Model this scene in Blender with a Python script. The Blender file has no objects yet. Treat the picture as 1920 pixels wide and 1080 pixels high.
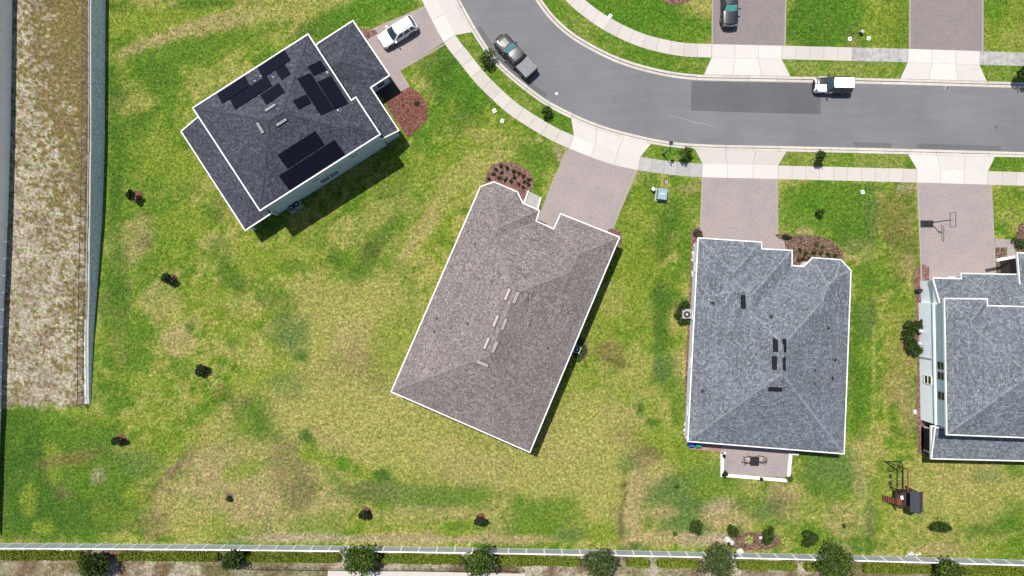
import bpy, bmesh, math, random
import numpy as np
from mathutils import Vector, Matrix
from mathutils.geometry import tessellate_polygon
random.seed(7); rng = np.random.default_rng(7)
R = math.radians
scene = bpy.context.scene
COL = scene.collection

# ------------------------------------------------------------------ camera, sky, sun, exposure
H = 81.0            # drone height above the lawn
PPM = 16.0          # photo pixels per metre on the lawn
cam_d = bpy.data.cameras.new('camera'); cam = bpy.data.objects.new('camera', cam_d)
COL.objects.link(cam); cam.location = (0, 0, H); cam.rotation_euler = (0, 0, 0)
cam_d.sensor_width = 36; cam_d.lens = 36 * H / (1920 / PPM); cam_d.clip_start = 1; cam_d.clip_end = 6000
scene.camera = cam
SH = Vector((0.57, -0.82, 0)).normalized(); ZEN = R(25)
sun_d = bpy.data.lights.new('sun', 'SUN'); sun = bpy.data.objects.new('sun', sun_d); COL.objects.link(sun)
sun_d.energy = 4.6; sun_d.angle = R(0.5); sun_d.color = (1.0, 0.955, 0.89)
ldir = Vector((SH.x * math.sin(ZEN), SH.y * math.sin(ZEN), -math.cos(ZEN)))
sun.rotation_euler = ldir.to_track_quat('-Z', 'Y').to_euler(); sun.location = (0, 0, 60)
world = bpy.data.worlds.new('World'); scene.world = world; world.use_nodes = True
wn = world.node_tree.nodes; wl = world.node_tree.links
for n in list(wn): wn.remove(n)
wo = wn.new('ShaderNodeOutputWorld'); wb = wn.new('ShaderNodeBackground'); ws = wn.new('ShaderNodeTexSky')
ws.sky_type = 'NISHITA'; ws.sun_disc = False; ws.sun_elevation = R(90) - ZEN
ws.sun_rotation = math.atan2(-SH.x, -SH.y)
wb.inputs['Strength'].default_value = 0.085
wl.new(ws.outputs[0], wb.inputs[0]); wl.new(wb.outputs[0], wo.inputs[0])
scene.view_settings.view_transform = 'Standard'; scene.view_settings.look = 'None'
scene.view_settings.exposure = 0.75; scene.view_settings.gamma = 1

# ------------------------------------------------------------------ helpers
def P(px, py, z=0.0):
    """photo pixel seen at height z -> world point"""
    k = (H - z) / H / PPM
    return Vector(((px - 960) * k, (540 - py) * k, z))
def s2l(c): return tuple(((v/255)/12.92 if v/255 <= .04045 else ((v/255+.055)/1.055)**2.4) for v in c)
LK = 2.75
def alb(r, g, b, k=1.0): return tuple(min(.85, v/LK*k) for v in s2l((r, g, b)))

WOFF = {}
def tag(o, label=None, cat=None, group=None, kind=None):
    if label: o['label'] = label
    if cat: o['category'] = cat
    if group: o['group'] = group
    if kind: o['kind'] = kind
    return o
def root(name, label, cat, loc=(0,0,0), rz=0.0, group=None, world=False, scale=1):
    o = bpy.data.objects.new(name, None); COL.objects.link(o); o.location = loc; o.rotation_euler = (0,0,rz)
    o.empty_display_size = .3; o.scale = (scale,)*3
    if world: WOFF[o] = Vector(loc)
    return tag(o, label, cat, group)
def mk(name, V, F, mat, parent=None, smooth=False, uv=None, cols=None):
    V = np.asarray([tuple(v) for v in V], dtype=float).reshape(-1, 3) if not isinstance(V, np.ndarray) else V.copy()
    loc = Vector((0,0,0))
    if parent is not None:
        if parent in WOFF: V = V - np.array(WOFF[parent])
    else:
        lo, hi = V.min(0), V.max(0); loc = Vector(((lo[0]+hi[0])/2, (lo[1]+hi[1])/2, lo[2])); V = V - np.array(loc)
    me = bpy.data.meshes.new(name)
    me.from_pydata(V.tolist(), [], F if isinstance(F, list) else F.tolist()); me.update()
    if smooth: me.polygons.foreach_set('use_smooth', [True]*len(me.polygons))
    if cols is not None:
        ca = me.color_attributes.new('patch', 'FLOAT_COLOR', 'POINT')
        c4 = np.ones((len(V), 4), np.float32); c4[:, :3] = cols; ca.data.foreach_set('color', c4.ravel())
    if uv is not None:
        ul = me.uv_layers.new(name='UVMap')
        for p in me.polygons:
            for li in p.loop_indices: ul.data[li].uv = uv(me.vertices[me.loops[li].vertex_index].co, p)
    me.materials.append(mat)
    o = bpy.data.objects.new(name, me); COL.objects.link(o); o.location = loc
    if parent is not None:
        o.parent = parent
        if parent in WOFF: WOFF[o] = WOFF[parent]
    return o
class MB:
    def __init__(s): s.V = []; s.F = []
    def add(s, V, F):
        n = len(s.V); s.V += [tuple(v) for v in V]; s.F += [tuple(i+n for i in f) for f in F]; return s
    def box(s, c, d, rz=0.0, top=1.0):
        hx, hy, hz = d[0]/2, d[1]/2, d[2]/2; V = []
        for z, k in ((-hz, 1), (hz, top)):
            for x, y in ((-hx,-hy),(hx,-hy),(hx,hy),(-hx,hy)):
                x, y = x*k, y*k
                V.append((c[0]+x*math.cos(rz)-y*math.sin(rz), c[1]+x*math.sin(rz)+y*math.cos(rz), c[2]+z))
        return s.add(V, BOXF)
    def obox(s, a, b, w, h, up=None):
        """bar from a to b with section w x h"""
        a, b = Vector(a), Vector(b); d = (b-a).normalized(); up = Vector(up or (0,0,1))
        if abs(d.dot(up)) > .98: up = Vector((1,0,0))
        sd = d.cross(up).normalized(); u = sd.cross(d)
        V = []
        for p in (a, b):
            for i, j in ((-1,-1),(1,-1),(1,1),(-1,1)): V.append(p + sd*(i*w/2) + u*(j*h/2))
        return s.add(V, BOXF)
    def tube(s, pts, rad, n=6, cap=True):
        pts = [Vector(p) for p in pts]; m = len(pts); rs = rad if isinstance(rad, (list, tuple)) else [rad]*m
        V = []; F = []
        for k, p in enumerate(pts):
            d = (pts[min(k+1, m-1)] - pts[max(k-1, 0)]).normalized()
            u = Vector((0,0,1)) if abs(d.z) < .9 else Vector((1,0,0)); a = d.cross(u).normalized(); b = a.cross(d)
            for i in range(n):
                t = 2*math.pi*i/n; V.append(p + (a*math.cos(t) + b*math.sin(t))*rs[k])
        for k in range(m-1):
            for i in range(n): F.append((k*n+i, (k+1)*n+i, (k+1)*n+(i+1) % n, k*n+(i+1) % n))
        if cap: F.append(tuple(range(n))); F.append(tuple((m-1)*n+n-1-i for i in range(n)))
        return s.add(V, F)
    def lathe(s, c, prof, n=14):
        V = []; F = []; m = len(prof)
        for r, z in prof:
            for i in range(n): t = 2*math.pi*i/n; V.append((c[0]+r*math.cos(t), c[1]+r*math.sin(t), c[2]+z))
        for k in range(m-1):
            for i in range(n): F.append((k*n+i, k*n+(i+1) % n, (k+1)*n+(i+1) % n, (k+1)*n+i))
        F.append(tuple(range(n-1, -1, -1))); F.append(tuple((m-1)*n+i for i in range(n)))
        return s.add(V, F)
    def build(s, name, mat, parent=None, smooth=False, **k): return mk(name, s.V, s.F, mat, parent, smooth, **k)
BOXF = [(0,3,2,1),(4,5,6,7),(0,1,5,4),(1,2,6,5),(2,3,7,6),(3,0,4,7)]
def ccw(poly):
    a = sum(poly[i][0]*poly[(i+1) % len(poly)][1] - poly[(i+1) % len(poly)][0]*poly[i][1] for i in range(len(poly)))
    return list(poly) if a > 0 else list(poly)[::-1]
def offset_poly(poly, d):
    """mitred inward offset of a ccw polygon (2D)"""
    n = len(poly); out = []
    for i in range(n):
        p0, p1, p2 = Vector(poly[i-1][:2]), Vector(poly[i][:2]), Vector(poly[(i+1) % n][:2])
        a = (p1-p0).normalized(); b = (p2-p1).normalized(); na = Vector((-a.y, a.x)); nb = Vector((-b.y, b.x))
        den = 1 + na.dot(nb)
        out.append(p1 + (na+nb)*(d/max(den, .2)))
    return out
def prism(poly, z0, z1):
    poly = ccw([tuple(p)[:2] for p in poly]); n = len(poly)
    V = [(p[0], p[1], z0) for p in poly] + [(p[0], p[1], z1) for p in poly]
    tr = [tuple(t) for t in tessellate_polygon([[Vector((p[0], p[1], 0)) for p in poly]])]
    F = []
    for t in tr:
        a, b, c = [Vector(poly[i]) for i in t]
        if (b-a).cross(c-a) < 0: t = t[::-1]
        F.append(tuple(i+n for i in t)); F.append(tuple(reversed(t)))
    F += [(i, (i+1) % n, (i+1) % n+n, i+n) for i in range(n)]
    return V, F
def catmull(pts, step=0.5):
    pts = [Vector(p[:2]) for p in pts]; out = []
    q = [pts[0]*2-pts[1]] + pts + [pts[-1]*2-pts[-2]]
    for i in range(1, len(q)-2):
        n = max(2, int((q[i+1]-q[i]).length/step))
        for k in range(n):
            t = k/n; a, b, c, d = q[i-1], q[i], q[i+1], q[i+2]
            out.append(.5*((2*b)+(c-a)*t+(2*a-5*b+4*c-d)*t*t+(3*b-a-3*c+d)*t**3))
    out.append(pts[-1]); return out
class Line2:
    """arclength polyline"""
    def __init__(s, pts):
        s.p = np.array([tuple(v)[:2] for v in pts]); s.s = np.concatenate([[0], np.cumsum(np.linalg.norm(np.diff(s.p, axis=0), axis=1))]); s.L = s.s[-1]
    def at(s, t): return np.array([np.interp(t, s.s, s.p[:, 0]), np.interp(t, s.s, s.p[:, 1])])
    def tan(s, t):
        d = s.at(min(t+.3, s.L)) - s.at(max(t-.3, 0)); return d/np.linalg.norm(d)
    def off(s, t, d):
        a = s.tan(t); return s.at(t) + np.array([-a[1], a[0]])*d
    def near(s, x, y):
        i = np.argmin(((s.p - np.array([x, y]))**2).sum(1)); return s.s[i]
    def nearpx(s, px, py): p = P(px, py); return s.near(p.x, p.y)
def in_poly(X, Y, poly):
    res = np.zeros(X.shape, bool); n = len(poly)
    for i in range(n):
        x0, y0 = poly[i][0], poly[i][1]; x1, y1 = poly[(i+1) % n][0], poly[(i+1) % n][1]
        if y0 == y1: continue
        c = ((y0 > Y) != (y1 > Y)) & (X < (x1-x0)*(Y-y0)/(y1-y0)+x0); res ^= c
    return res

# numpy value noise
_lat = rng.random((256, 256))
def vnoise(x, y):
    xi = np.floor(x).astype(int); yi = np.floor(y).astype(int); fx = x-xi; fy = y-yi
    fx = fx*fx*(3-2*fx); fy = fy*fy*(3-2*fy)
    a = _lat[xi % 256, yi % 256]; b = _lat[(xi+1) % 256, yi % 256]; c = _lat[xi % 256, (yi+1) % 256]; d = _lat[(xi+1) % 256, (yi+1) % 256]
    return (a*(1-fx)+b*fx)*(1-fy)+(c*(1-fx)+d*fx)*fy
def fbm(x, y, o=4):
    r = 0; a = .5; t = 0
    for k in range(o): r = r + a*vnoise(x*2**k+17.3*k, y*2**k+5.1*k); t += a; a *= .55
    return r/t

# ------------------------------------------------------------------ materials
class NT:
    def __init__(s, name):
        s.m = bpy.data.materials.new(name); s.m.use_nodes = True; s.t = s.m.node_tree
        s.b = s.t.nodes['Principled BSDF']; s.co = None
    def n(s, typ, **k):
        nd = s.t.nodes.new(typ)
        for a, v in k.items():
            if hasattr(nd, a) and a not in nd.inputs: setattr(nd, a, v)
            else: nd.inputs[a].default_value = v
        return nd
    def l(s, a, b): s.t.links.new(a, b)
    def coord(s, kind='obj'):
        if s.co is None: s.co = s.n('ShaderNodeTexCoord')
        if kind == 'world':
            g = s.n('ShaderNodeNewGeometry'); return g.outputs['Position']
        return s.co.outputs['UV' if kind == 'uv' else 'Object']
    def noise(s, scale, detail=4, rough=.6, co='world', stretch=None):
        nd = s.n('ShaderNodeTexNoise'); nd.inputs['Scale'].default_value = scale; nd.inputs['Detail'].default_value = detail; nd.inputs['Roughness'].default_value = rough
        c = s.coord(co)
        if stretch:
            mp = s.n('ShaderNodeMapping'); mp.inputs['Scale'].default_value = stretch; s.l(c, mp.inputs[0]); c = mp.outputs[0]
        s.l(c, nd.inputs['Vector']); return nd.outputs[0]
    def ramp(s, fac, stops):
        r = s.n('ShaderNodeValToRGB'); e = r.color_ramp.elements
        while len(e) < len(stops): e.new(.5)
        for el, (p, c) in zip(e, stops): el.position = p; el.color = (*c, 1) if len(c) == 3 else c
        s.l(fac, r.inputs[0]); return r.outputs[0]
    def mix(s, a, b, fac, mode='MIX'):
        m = s.n('ShaderNodeMix'); m.data_type = 'RGBA'; m.blend_type = mode
        for v, i in ((fac, 0), (a, 6), (b, 7)):
            if hasattr(v, 'is_linked') or hasattr(v, 'links'): s.l(v, m.inputs[i])
            else: m.inputs[i].default_value = v if i == 0 else ((*v, 1) if len(v) == 3 else v)
        return m.outputs[2]
    def bump(s, h, strength=.5, dist=.02):
        b = s.n('ShaderNodeBump'); b.inputs['Strength'].default_value = strength; b.inputs['Distance'].default_value = dist
        s.l(h, b.inputs['Height']); s.l(b.outputs[0], s.b.inputs['Normal'])
    def out(s, col, rough=.8, spec=.3, metal=0):
        if hasattr(col, 'links'): s.l(col, s.b.inputs['Base Color'])
        else: s.b.inputs['Base Color'].default_value = (*col, 1)
        s.b.inputs['Roughness'].default_value = rough; s.b.inputs['Specular IOR Level'].default_value = spec; s.b.inputs['Metallic'].default_value = metal
        return s.m
def gray(v): return (v, v, v)
def m_simple(name, c, rough=.6, var=.12, scale=3, spec=.4, metal=0):
    t = NT(name); n = t.noise(scale, 4); k = t.ramp(n, [(.3, gray(1-var)), (.7, gray(1+var))])
    return t.out(t.mix(c, k, 1.0, 'MULTIPLY'), rough, spec, metal)
def m_lawn():
    t = NT('lawn_grass'); a = t.n('ShaderNodeAttribute', attribute_name='patch')
    f = t.ramp(t.noise(3.1, 7, .78), [(.28, gray(.3)), (.42, gray(.72)), (.54, gray(1.15)), (.70, gray(1.95))])
    c = t.mix(a.outputs['Color'], f, 1.0, 'MULTIPLY')
    v = t.n('ShaderNodeTexVoronoi'); v.inputs['Scale'].default_value = 5.2; v.inputs['Randomness'].default_value = 1; t.l(t.coord('world'), v.inputs['Vector'])
    sp = t.n('ShaderNodeSeparateColor'); t.l(v.outputs['Color'], sp.inputs[0])
    c = t.mix(c, t.ramp(sp.outputs[0], [(0, gray(.6)), (.5, gray(.98)), (1, gray(1.5))]), .6, 'MULTIPLY')
    h = t.ramp(t.noise(2.1, 4, .7), [(.35, (.82, 1.02, .7)), (.65, (1.18, 1.02, 1.25))])
    c = t.mix(c, h, 1.0, 'MULTIPLY')
    c = t.mix(c, t.ramp(t.noise(2.6, 2, .5), [(.64, gray(1)), (.72, (.5, .55, .45))]), 1.0, 'MULTIPLY')
    t.bump(t.noise(14, 3, .7), .55, .06)
    return t.out(c, .9, .12)
def m_tuft():
    t = NT('grass_blades'); a = t.n('ShaderNodeAttribute', attribute_name='patch')
    t.b.inputs['Subsurface Weight'].default_value = 0
    return t.out(a.outputs['Color'], .75, .15)
def m_shingle(name, base, lo, hi, sz=(.27, .21), warm=None):
    t = NT(name); br = t.n('ShaderNodeTexBrick'); t.l(t.coord('uv'), br.inputs['Vector'])
    br.offset = .37; br.inputs['Scale'].default_value = 1; br.inputs['Brick Width'].default_value = sz[0]; br.inputs['Row Height'].default_value = sz[1]
    br.inputs['Mortar Size'].default_value = .012; br.inputs['Bias'].default_value = -.15; br.inputs['Mortar Smooth'].default_value = .3
    br.inputs['Color1'].default_value = (*lo, 1); br.inputs['Color2'].default_value = (*hi, 1); br.inputs['Mortar'].default_value = (*[v*.55 for v in lo], 1)
    br2 = t.n('ShaderNodeTexBrick'); t.l(t.coord('uv'), br2.inputs['Vector']); br2.offset = .61
    br2.inputs['Scale'].default_value = 1; br2.inputs['Brick Width'].default_value = sz[0]*.83; br2.inputs['Row Height'].default_value = sz[1]
    br2.inputs['Mortar Size'].default_value = 0; br2.inputs['Color1'].default_value = (*gray(.8), 1); br2.inputs['Color2'].default_value = (*gray(1.25), 1)
    c = t.mix(br.outputs[0], br2.outputs[0], 1.0, 'MULTIPLY')
    g = t.ramp(t.noise(6.5, 3, .75), [(.3, gray(.55)), (.5, gray(.95)), (.62, gray(1.3)), (.75, gray(2.2))]); c = t.mix(c, g, 1.0, 'MULTIPLY')
    g = t.ramp(t.noise(.35, 4), [(.3, gray(.9)), (.7, gray(1.1))]); c = t.mix(c, g, 1.0, 'MULTIPLY')
    t.bump(br.outputs[0], .5, .02)
    return t.out(c, .95, .1)
def m_paver(name, tints, k=1.0):
    t = NT(name); br = t.n('ShaderNodeTexBrick'); t.l(t.coord('world'), br.inputs['Vector'])
    br.inputs['Scale'].default_value = 1; br.inputs['Brick Width'].default_value = .24; br.inputs['Row Height'].default_value = .16
    br.inputs['Mortar Size'].default_value = .007; br.inputs['Color1'].default_value = (*tints[0], 1); br.inputs['Color2'].default_value = (*tints[1], 1)
    br.inputs['Mortar'].default_value = (*[v*.6 for v in tints[0]], 1)
    c = t.mix(br.outputs[0], t.ramp(t.noise(.45, 5, .65), [(.3, tints[2]), (.7, tints[3])]), .7)
    c = t.mix(c, t.ramp(t.noise(4.2, 3, .7), [(.28, gray(.72)), (.42, gray(1)), (.75, gray(1.12))]), 1.0, 'MULTIPLY')
    t.bump(br.outputs[0], .3, .01)
    return t.out(c, .9, .15)
def m_concrete(name, c, var=.08, stain=None):
    t = NT(name); oi = t.n('ShaderNodeObjectInfo')
    k = t.ramp(oi.outputs['Random'], [(0, gray(.93)), (1, gray(1.06))]); col = t.mix(c, k, 1.0, 'MULTIPLY')
    col = t.mix(col, t.ramp(t.noise(1.1, 6, .7), [(.3, gray(1-var)), (.7, gray(1+var))]), 1.0, 'MULTIPLY')
    if stain: col = t.mix(col, stain, t.ramp(t.noise(1.6, 7, .75), [(.45, gray(0)), (.66, gray(.8))]))
    col = t.mix(col, t.ramp(t.noise(22, 3, .8), [(.3, gray(.92)), (.7, gray(1.07))]), 1.0, 'MULTIPLY')
    t.bump(t.noise(30, 3), .15, .01)
    return t.out(col, .9, .15)
def m_asphalt(name, c):
    t = NT(name)
    col = t.mix(c, t.ramp(t.noise(.16, 6, .65), [(.3, gray(.88)), (.7, gray(1.1))]), 1.0, 'MULTIPLY')
    col = t.mix(col, t.ramp(t.noise(.6, 5, .7, stretch=(.25, 2.2, 1)), [(.35, gray(.95)), (.65, gray(1.05))]), 1.0, 'MULTIPLY')
    col = t.mix(col, t.ramp(t.noise(28, 3, .9), [(.25, gray(.78)), (.75, gray(1.22))]), 1.0, 'MULTIPLY')
    t.bump(t.noise(60, 2), .3, .01)
    return t.out(col, .85, .25)
def m_mulch(name, a, b, c):
    t = NT(name); v = t.n('ShaderNodeTexVoronoi'); v.inputs['Scale'].default_value = 9; t.l(t.coord('world'), v.inputs['Vector'])
    sp = t.n('ShaderNodeSeparateColor'); t.l(v.outputs['Color'], sp.inputs[0])
    col = t.ramp(sp.outputs[0], [(0, a), (.5, b), (1, c)])
    col = t.mix(col, t.ramp(t.noise(3, 5, .8), [(.3, gray(.55)), (.7, gray(1.3))]), 1.0, 'MULTIPLY')
    t.bump(v.outputs['Distance'], .8, .05)
    return t.out(col, .95, .1)
def m_leaf(name, a, b):
    t = NT(name); at = t.n('ShaderNodeAttribute', attribute_name='patch')
    col = t.mix(a, b, at.outputs['Fac'])
    m = t.out(col, .6, .12)
    return m
def m_paint(name, c, rough=.25, metal=0, coat=.6):
    t = NT(name); t.b.inputs['Coat Weight'].default_value = coat; t.b.inputs['Coat Roughness'].default_value = .05
    col = t.mix(c, t.ramp(t.noise(2.5, 4), [(.35, gray(.96)), (.65, gray(1.03))]), 1.0, 'MULTIPLY')
    return t.out(col, rough, .5, metal)
M = {}
M['lawn'] = m_lawn(); M['tuft'] = m_tuft()
M['asphalt'] = m_asphalt('asphalt', alb(151, 151, 155)); M['patch'] = m_asphalt('asphalt_patch', alb(124, 124, 127)); M['patch2'] = m_asphalt('asphalt_patch_strip', alb(132, 132, 134))
M['conc'] = m_concrete('concrete', alb(244, 236, 226, 1.04), .05); M['conc_grey'] = m_concrete('weathered_concrete', alb(222, 219, 214), .07, alb(200, 197, 194))
M['conc_new'] = m_concrete('pale_concrete', alb(252, 245, 237, 1.08), .04); M['kerb'] = m_concrete('kerb_concrete', alb(248, 240, 227, 1.04), .1)
M['conc_stain'] = m_concrete('stained_concrete', alb(226, 223, 218), .1, alb(160, 159, 160))
M['joint'] = m_simple('joint_dirt', alb(110, 102, 92), .95)
M['paver'] = m_paver('pink_pavers', [alb(190, 174, 171), alb(208, 194, 191), alb(186, 178, 180), alb(214, 194, 186)])
M['paver_dark'] = m_paver('mauve_pavers', [alb(164, 149, 148), alb(184, 171, 169), alb(162, 154, 156), alb(184, 168, 166)])
M['paver_edge'] = m_simple('paver_border', alb(205, 196, 180), .9, .15, 6, .1)
M['brick_red'] = m_paver('red_pavers', [alb(190, 130, 118), alb(214, 170, 158), alb(190, 140, 130), alb(215, 185, 170)])
M['mulch_red'] = m_mulch('red_mulch', alb(120, 70, 58), alb(150, 98, 84), alb(190, 140, 128))
M['mulch_brown'] = m_mulch('brown_mulch', alb(95, 70, 56), alb(140, 110, 92), alb(190, 165, 145))
M['mulch_pink'] = m_mulch('pink_mulch', alb(120, 84, 76), alb(160, 120, 108), alb(200, 165, 155))
M['sh_blue'] = m_shingle('charcoal_shingles', None, alb(86, 89, 101), alb(114, 117, 130))
M['sh_brown'] = m_shingle('taupe_shingles', None, alb(161, 150, 148), alb(186, 175, 172), (.24, .18))
M['sh_grey'] = m_shingle('grey_shingles', None, alb(134, 141, 150), alb(170, 177, 185))
M['cap_blue'] = m_simple('charcoal_ridge_caps', alb(92, 95, 106), .95, .4, 3, .1); M['cap_brown'] = m_simple('taupe_ridge_caps', alb(170, 160, 158), .95, .3, 3, .1); M['cap_grey'] = m_simple('grey_ridge_caps', alb(166, 172, 180), .95, .4, 3, .1)
M['trim'] = m_simple('white_trim', (.55, .545, .53), .5, .05); M['soffit'] = m_simple('soffit', (.6, .6, .58), .7, .05)
M['wall_teal'] = m_simple('pale_teal_stucco', (.36, .435, .44), .9, .06, 1.2, .1); M['wall_beige'] = m_simple('beige_stucco', (.55, .49, .42), .9, .06, 1.2, .1)
M['wall_grey'] = m_simple('light_grey_stucco', (.55, .57, .57), .9, .06, 1.2, .1); M['wall_blue'] = m_simple('pale_blue_stucco', (.74, .79, .81), .9, .05, 1.2, .1)
t = NT('window_glass'); M['glass'] = t.out((.012, .016, .02), .06, .6)
M['frame'] = m_simple('window_frame', (.7, .7, .69), .45, .03)
M['door'] = m_simple('door_paint', (.12, .09, .07), .5)
M['garage'] = m_simple('garage_door_paint', (.62, .6, .57), .5, .04)
t = NT('solar_cells'); br = t.n('ShaderNodeTexBrick'); t.l(t.coord('obj'), br.inputs['Vector']); br.offset = 0
br.inputs['Scale'].default_value = 1; br.inputs['Brick Width'].default_value = .17; br.inputs['Row Height'].default_value = .17; br.inputs['Mortar Size'].default_value = .004
br.inputs['Color1'].default_value = (.0035, .0038, .0085, 1); br.inputs['Color2'].default_value = (.0045, .005, .011, 1); br.inputs['Mortar'].default_value = (.005, .005, .010, 1)
M['solar'] = t.out(br.outputs[0], .3, .08); M['solar_frame'] = m_simple('black_anodised_frame', (.008, .008, .012), .85, .1, 3, .05)
M['vent_taupe'] = m_simple('taupe_vent', alb(226, 212, 206), .6); M['vent_dark'] = m_simple('dark_vent', alb(44, 48, 58), .8, .1, 3, .08); M['vent_light'] = m_simple('light_vent', alb(198, 198, 200), .5)
M['cap_brown_dark'] = m_simple('dark_flashing', alb(110, 100, 98), .8)
M['black_pipe'] = m_simple('black_pipe', (.015, .015, .016), .6); M['lead'] = m_simple('lead_boot', (.5, .5, .5), .5)
M['vinyl'] = m_simple('pale_vinyl', (.29, .315, .325), .5, .05, 1.5); M['vinyl_white'] = m_simple('white_vinyl', (.74, .74, .73), .45, .04)  # panel vinyl greyed below the white rails, shading of the face in its colour
M['vinyl_shade'] = m_simple('cream_vinyl', (.74, .75, .70), .5, .05, 1.5); M['black_metal'] = m_simple('black_metal', (.012, .012, .013), .4, .1); M['block'] = m_mulch('retaining_block', (.52, .55, .56), (.6, .63, .64), (.68, .71, .72))  # left fence vinyl: lighter copy, bounce light on its shaded face in the colour
M['cap_stone'] = m_concrete('wall_cap', alb(222, 216, 206), .1)
M['white_car'] = m_paint('white_car_paint', (.72, .73, .73)); M['black_car'] = m_paint('black_car_paint', (.008, .008, .011), .4, 0, .3); M['grey_car'] = m_paint('dark_grey_car_paint', (.011, .0115, .013), .6, 0, .08)
M['red_car'] = m_paint('dark_red_wrap', (.06, .006, .012)); M['navy_car'] = m_paint('dark_navy_car_paint', (.009, .0105, .016), .4, 0, .3)
t = NT('car_glass'); M['cglass'] = t.out((.015, .03, .045), .05, .8)
t = NT('clear_windshield'); t.b.inputs['Alpha'].default_value = .25; M['cclear'] = t.out((.03, .08, .08), .04, .6)
M['shade_aqua'] = m_simple('aqua_sunshade', (.13, .42, .36), .4, .3, 6); M['shade_silver'] = m_simple('silver_sunshade', (.55, .72, .68), .35, .1, 4); M['shade_teal'] = m_simple('dull_teal_sunshade', (.06, .17, .18), .4, .3, 8)
M['rubber'] = m_simple('tyre_rubber', (.012, .012, .012), .9); M['rim'] = m_simple('alloy_rim', (.28, .28, .29), .35, .05, 3, .5, .6)
M['chrome'] = m_simple('chrome', (.6, .6, .6), .2, .03, 3, .5, .9); M['lamp_glass'] = m_simple('headlamp_lens', (.12, .125, .13), .15); M['tail'] = m_simple('tail_lamp_lens', (.25, .01, .01), .2)
M['black_trim'] = m_simple('black_plastic', (.014, .014, .015), .6); M['bedcover'] = m_simple('grey_bed_cover', alb(146, 148, 154), .55, .06)
M['hoodgrey'] = m_simple('grey_hood_panel', alb(122, 120, 122), .4)
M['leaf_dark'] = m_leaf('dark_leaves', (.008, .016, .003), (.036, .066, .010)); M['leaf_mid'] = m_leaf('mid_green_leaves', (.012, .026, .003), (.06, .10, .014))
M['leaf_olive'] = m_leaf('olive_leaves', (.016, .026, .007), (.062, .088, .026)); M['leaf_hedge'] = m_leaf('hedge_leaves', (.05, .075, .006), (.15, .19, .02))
M['leaf_black'] = m_leaf('deep_green_leaves', (.006, .011, .005), (.022, .036, .012)); M['leaf_lime'] = m_leaf('yellow_striped_leaves', (.10, .14, .02), (.34, .36, .10)); M['leaf_red'] = m_leaf('reddish_leaves', (.03, .012, .01), (.09, .035, .02))
M['leaf_bronze'] = m_leaf('bronze_leaves', (.02, .014, .008), (.07, .06, .03))
M['hedge_core'] = m_simple('hedge_inner_leaves', (.04, .058, .008), .9, .5, 9, .1)
M['bark'] = m_simple('bark', (.09, .07, .055), .95, .3, 8, .1)
M['rock'] = m_concrete('white_rock', (.36, .345, .32), .25); M['bin_blue'] = m_simple('blue_plastic', (.01, .05, .32), .5); M['bin_green'] = m_simple('green_plastic', (.01, .16, .12), .5)
M['util_top'] = m_simple('pale_blue_green_steel', alb(170, 206, 218), .5); M['util_side'] = m_simple('dark_green_steel', (.02, .05, .045), .5)
M['white_pl'] = m_simple('white_plastic', (.5, .5, .48), .5); M['orange'] = m_simple('orange_stained_wood', alb(170, 84, 54), .7, .3, 8); M['wood_brown'] = m_simple('brown_wood', alb(78, 52, 46), .8, .3, 8)
M['play_roof'] = m_simple('charcoal_playset_roof', alb(70, 74, 84), .7, .1); M['cushion'] = m_simple('beige_cushion', alb(222, 204, 188), .9, .05)
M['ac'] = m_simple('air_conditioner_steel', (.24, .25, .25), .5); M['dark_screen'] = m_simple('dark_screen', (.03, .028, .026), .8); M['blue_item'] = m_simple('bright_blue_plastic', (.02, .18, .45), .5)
t = NT('acrylic'); t.b.inputs['Alpha'].default_value = .15; M['acrylic'] = t.out((.5, .5, .5), .1)
M['manhole'] = m_simple('manhole_iron', alb(140, 138, 137), .8); M['paint_white'] = m_simple('white_scuff', alb(205, 203, 200), .9, .2, 9)
M['flat_pale'] = m_simple('worn_pale_plaster', (.6, .58, .55), .9)

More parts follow.
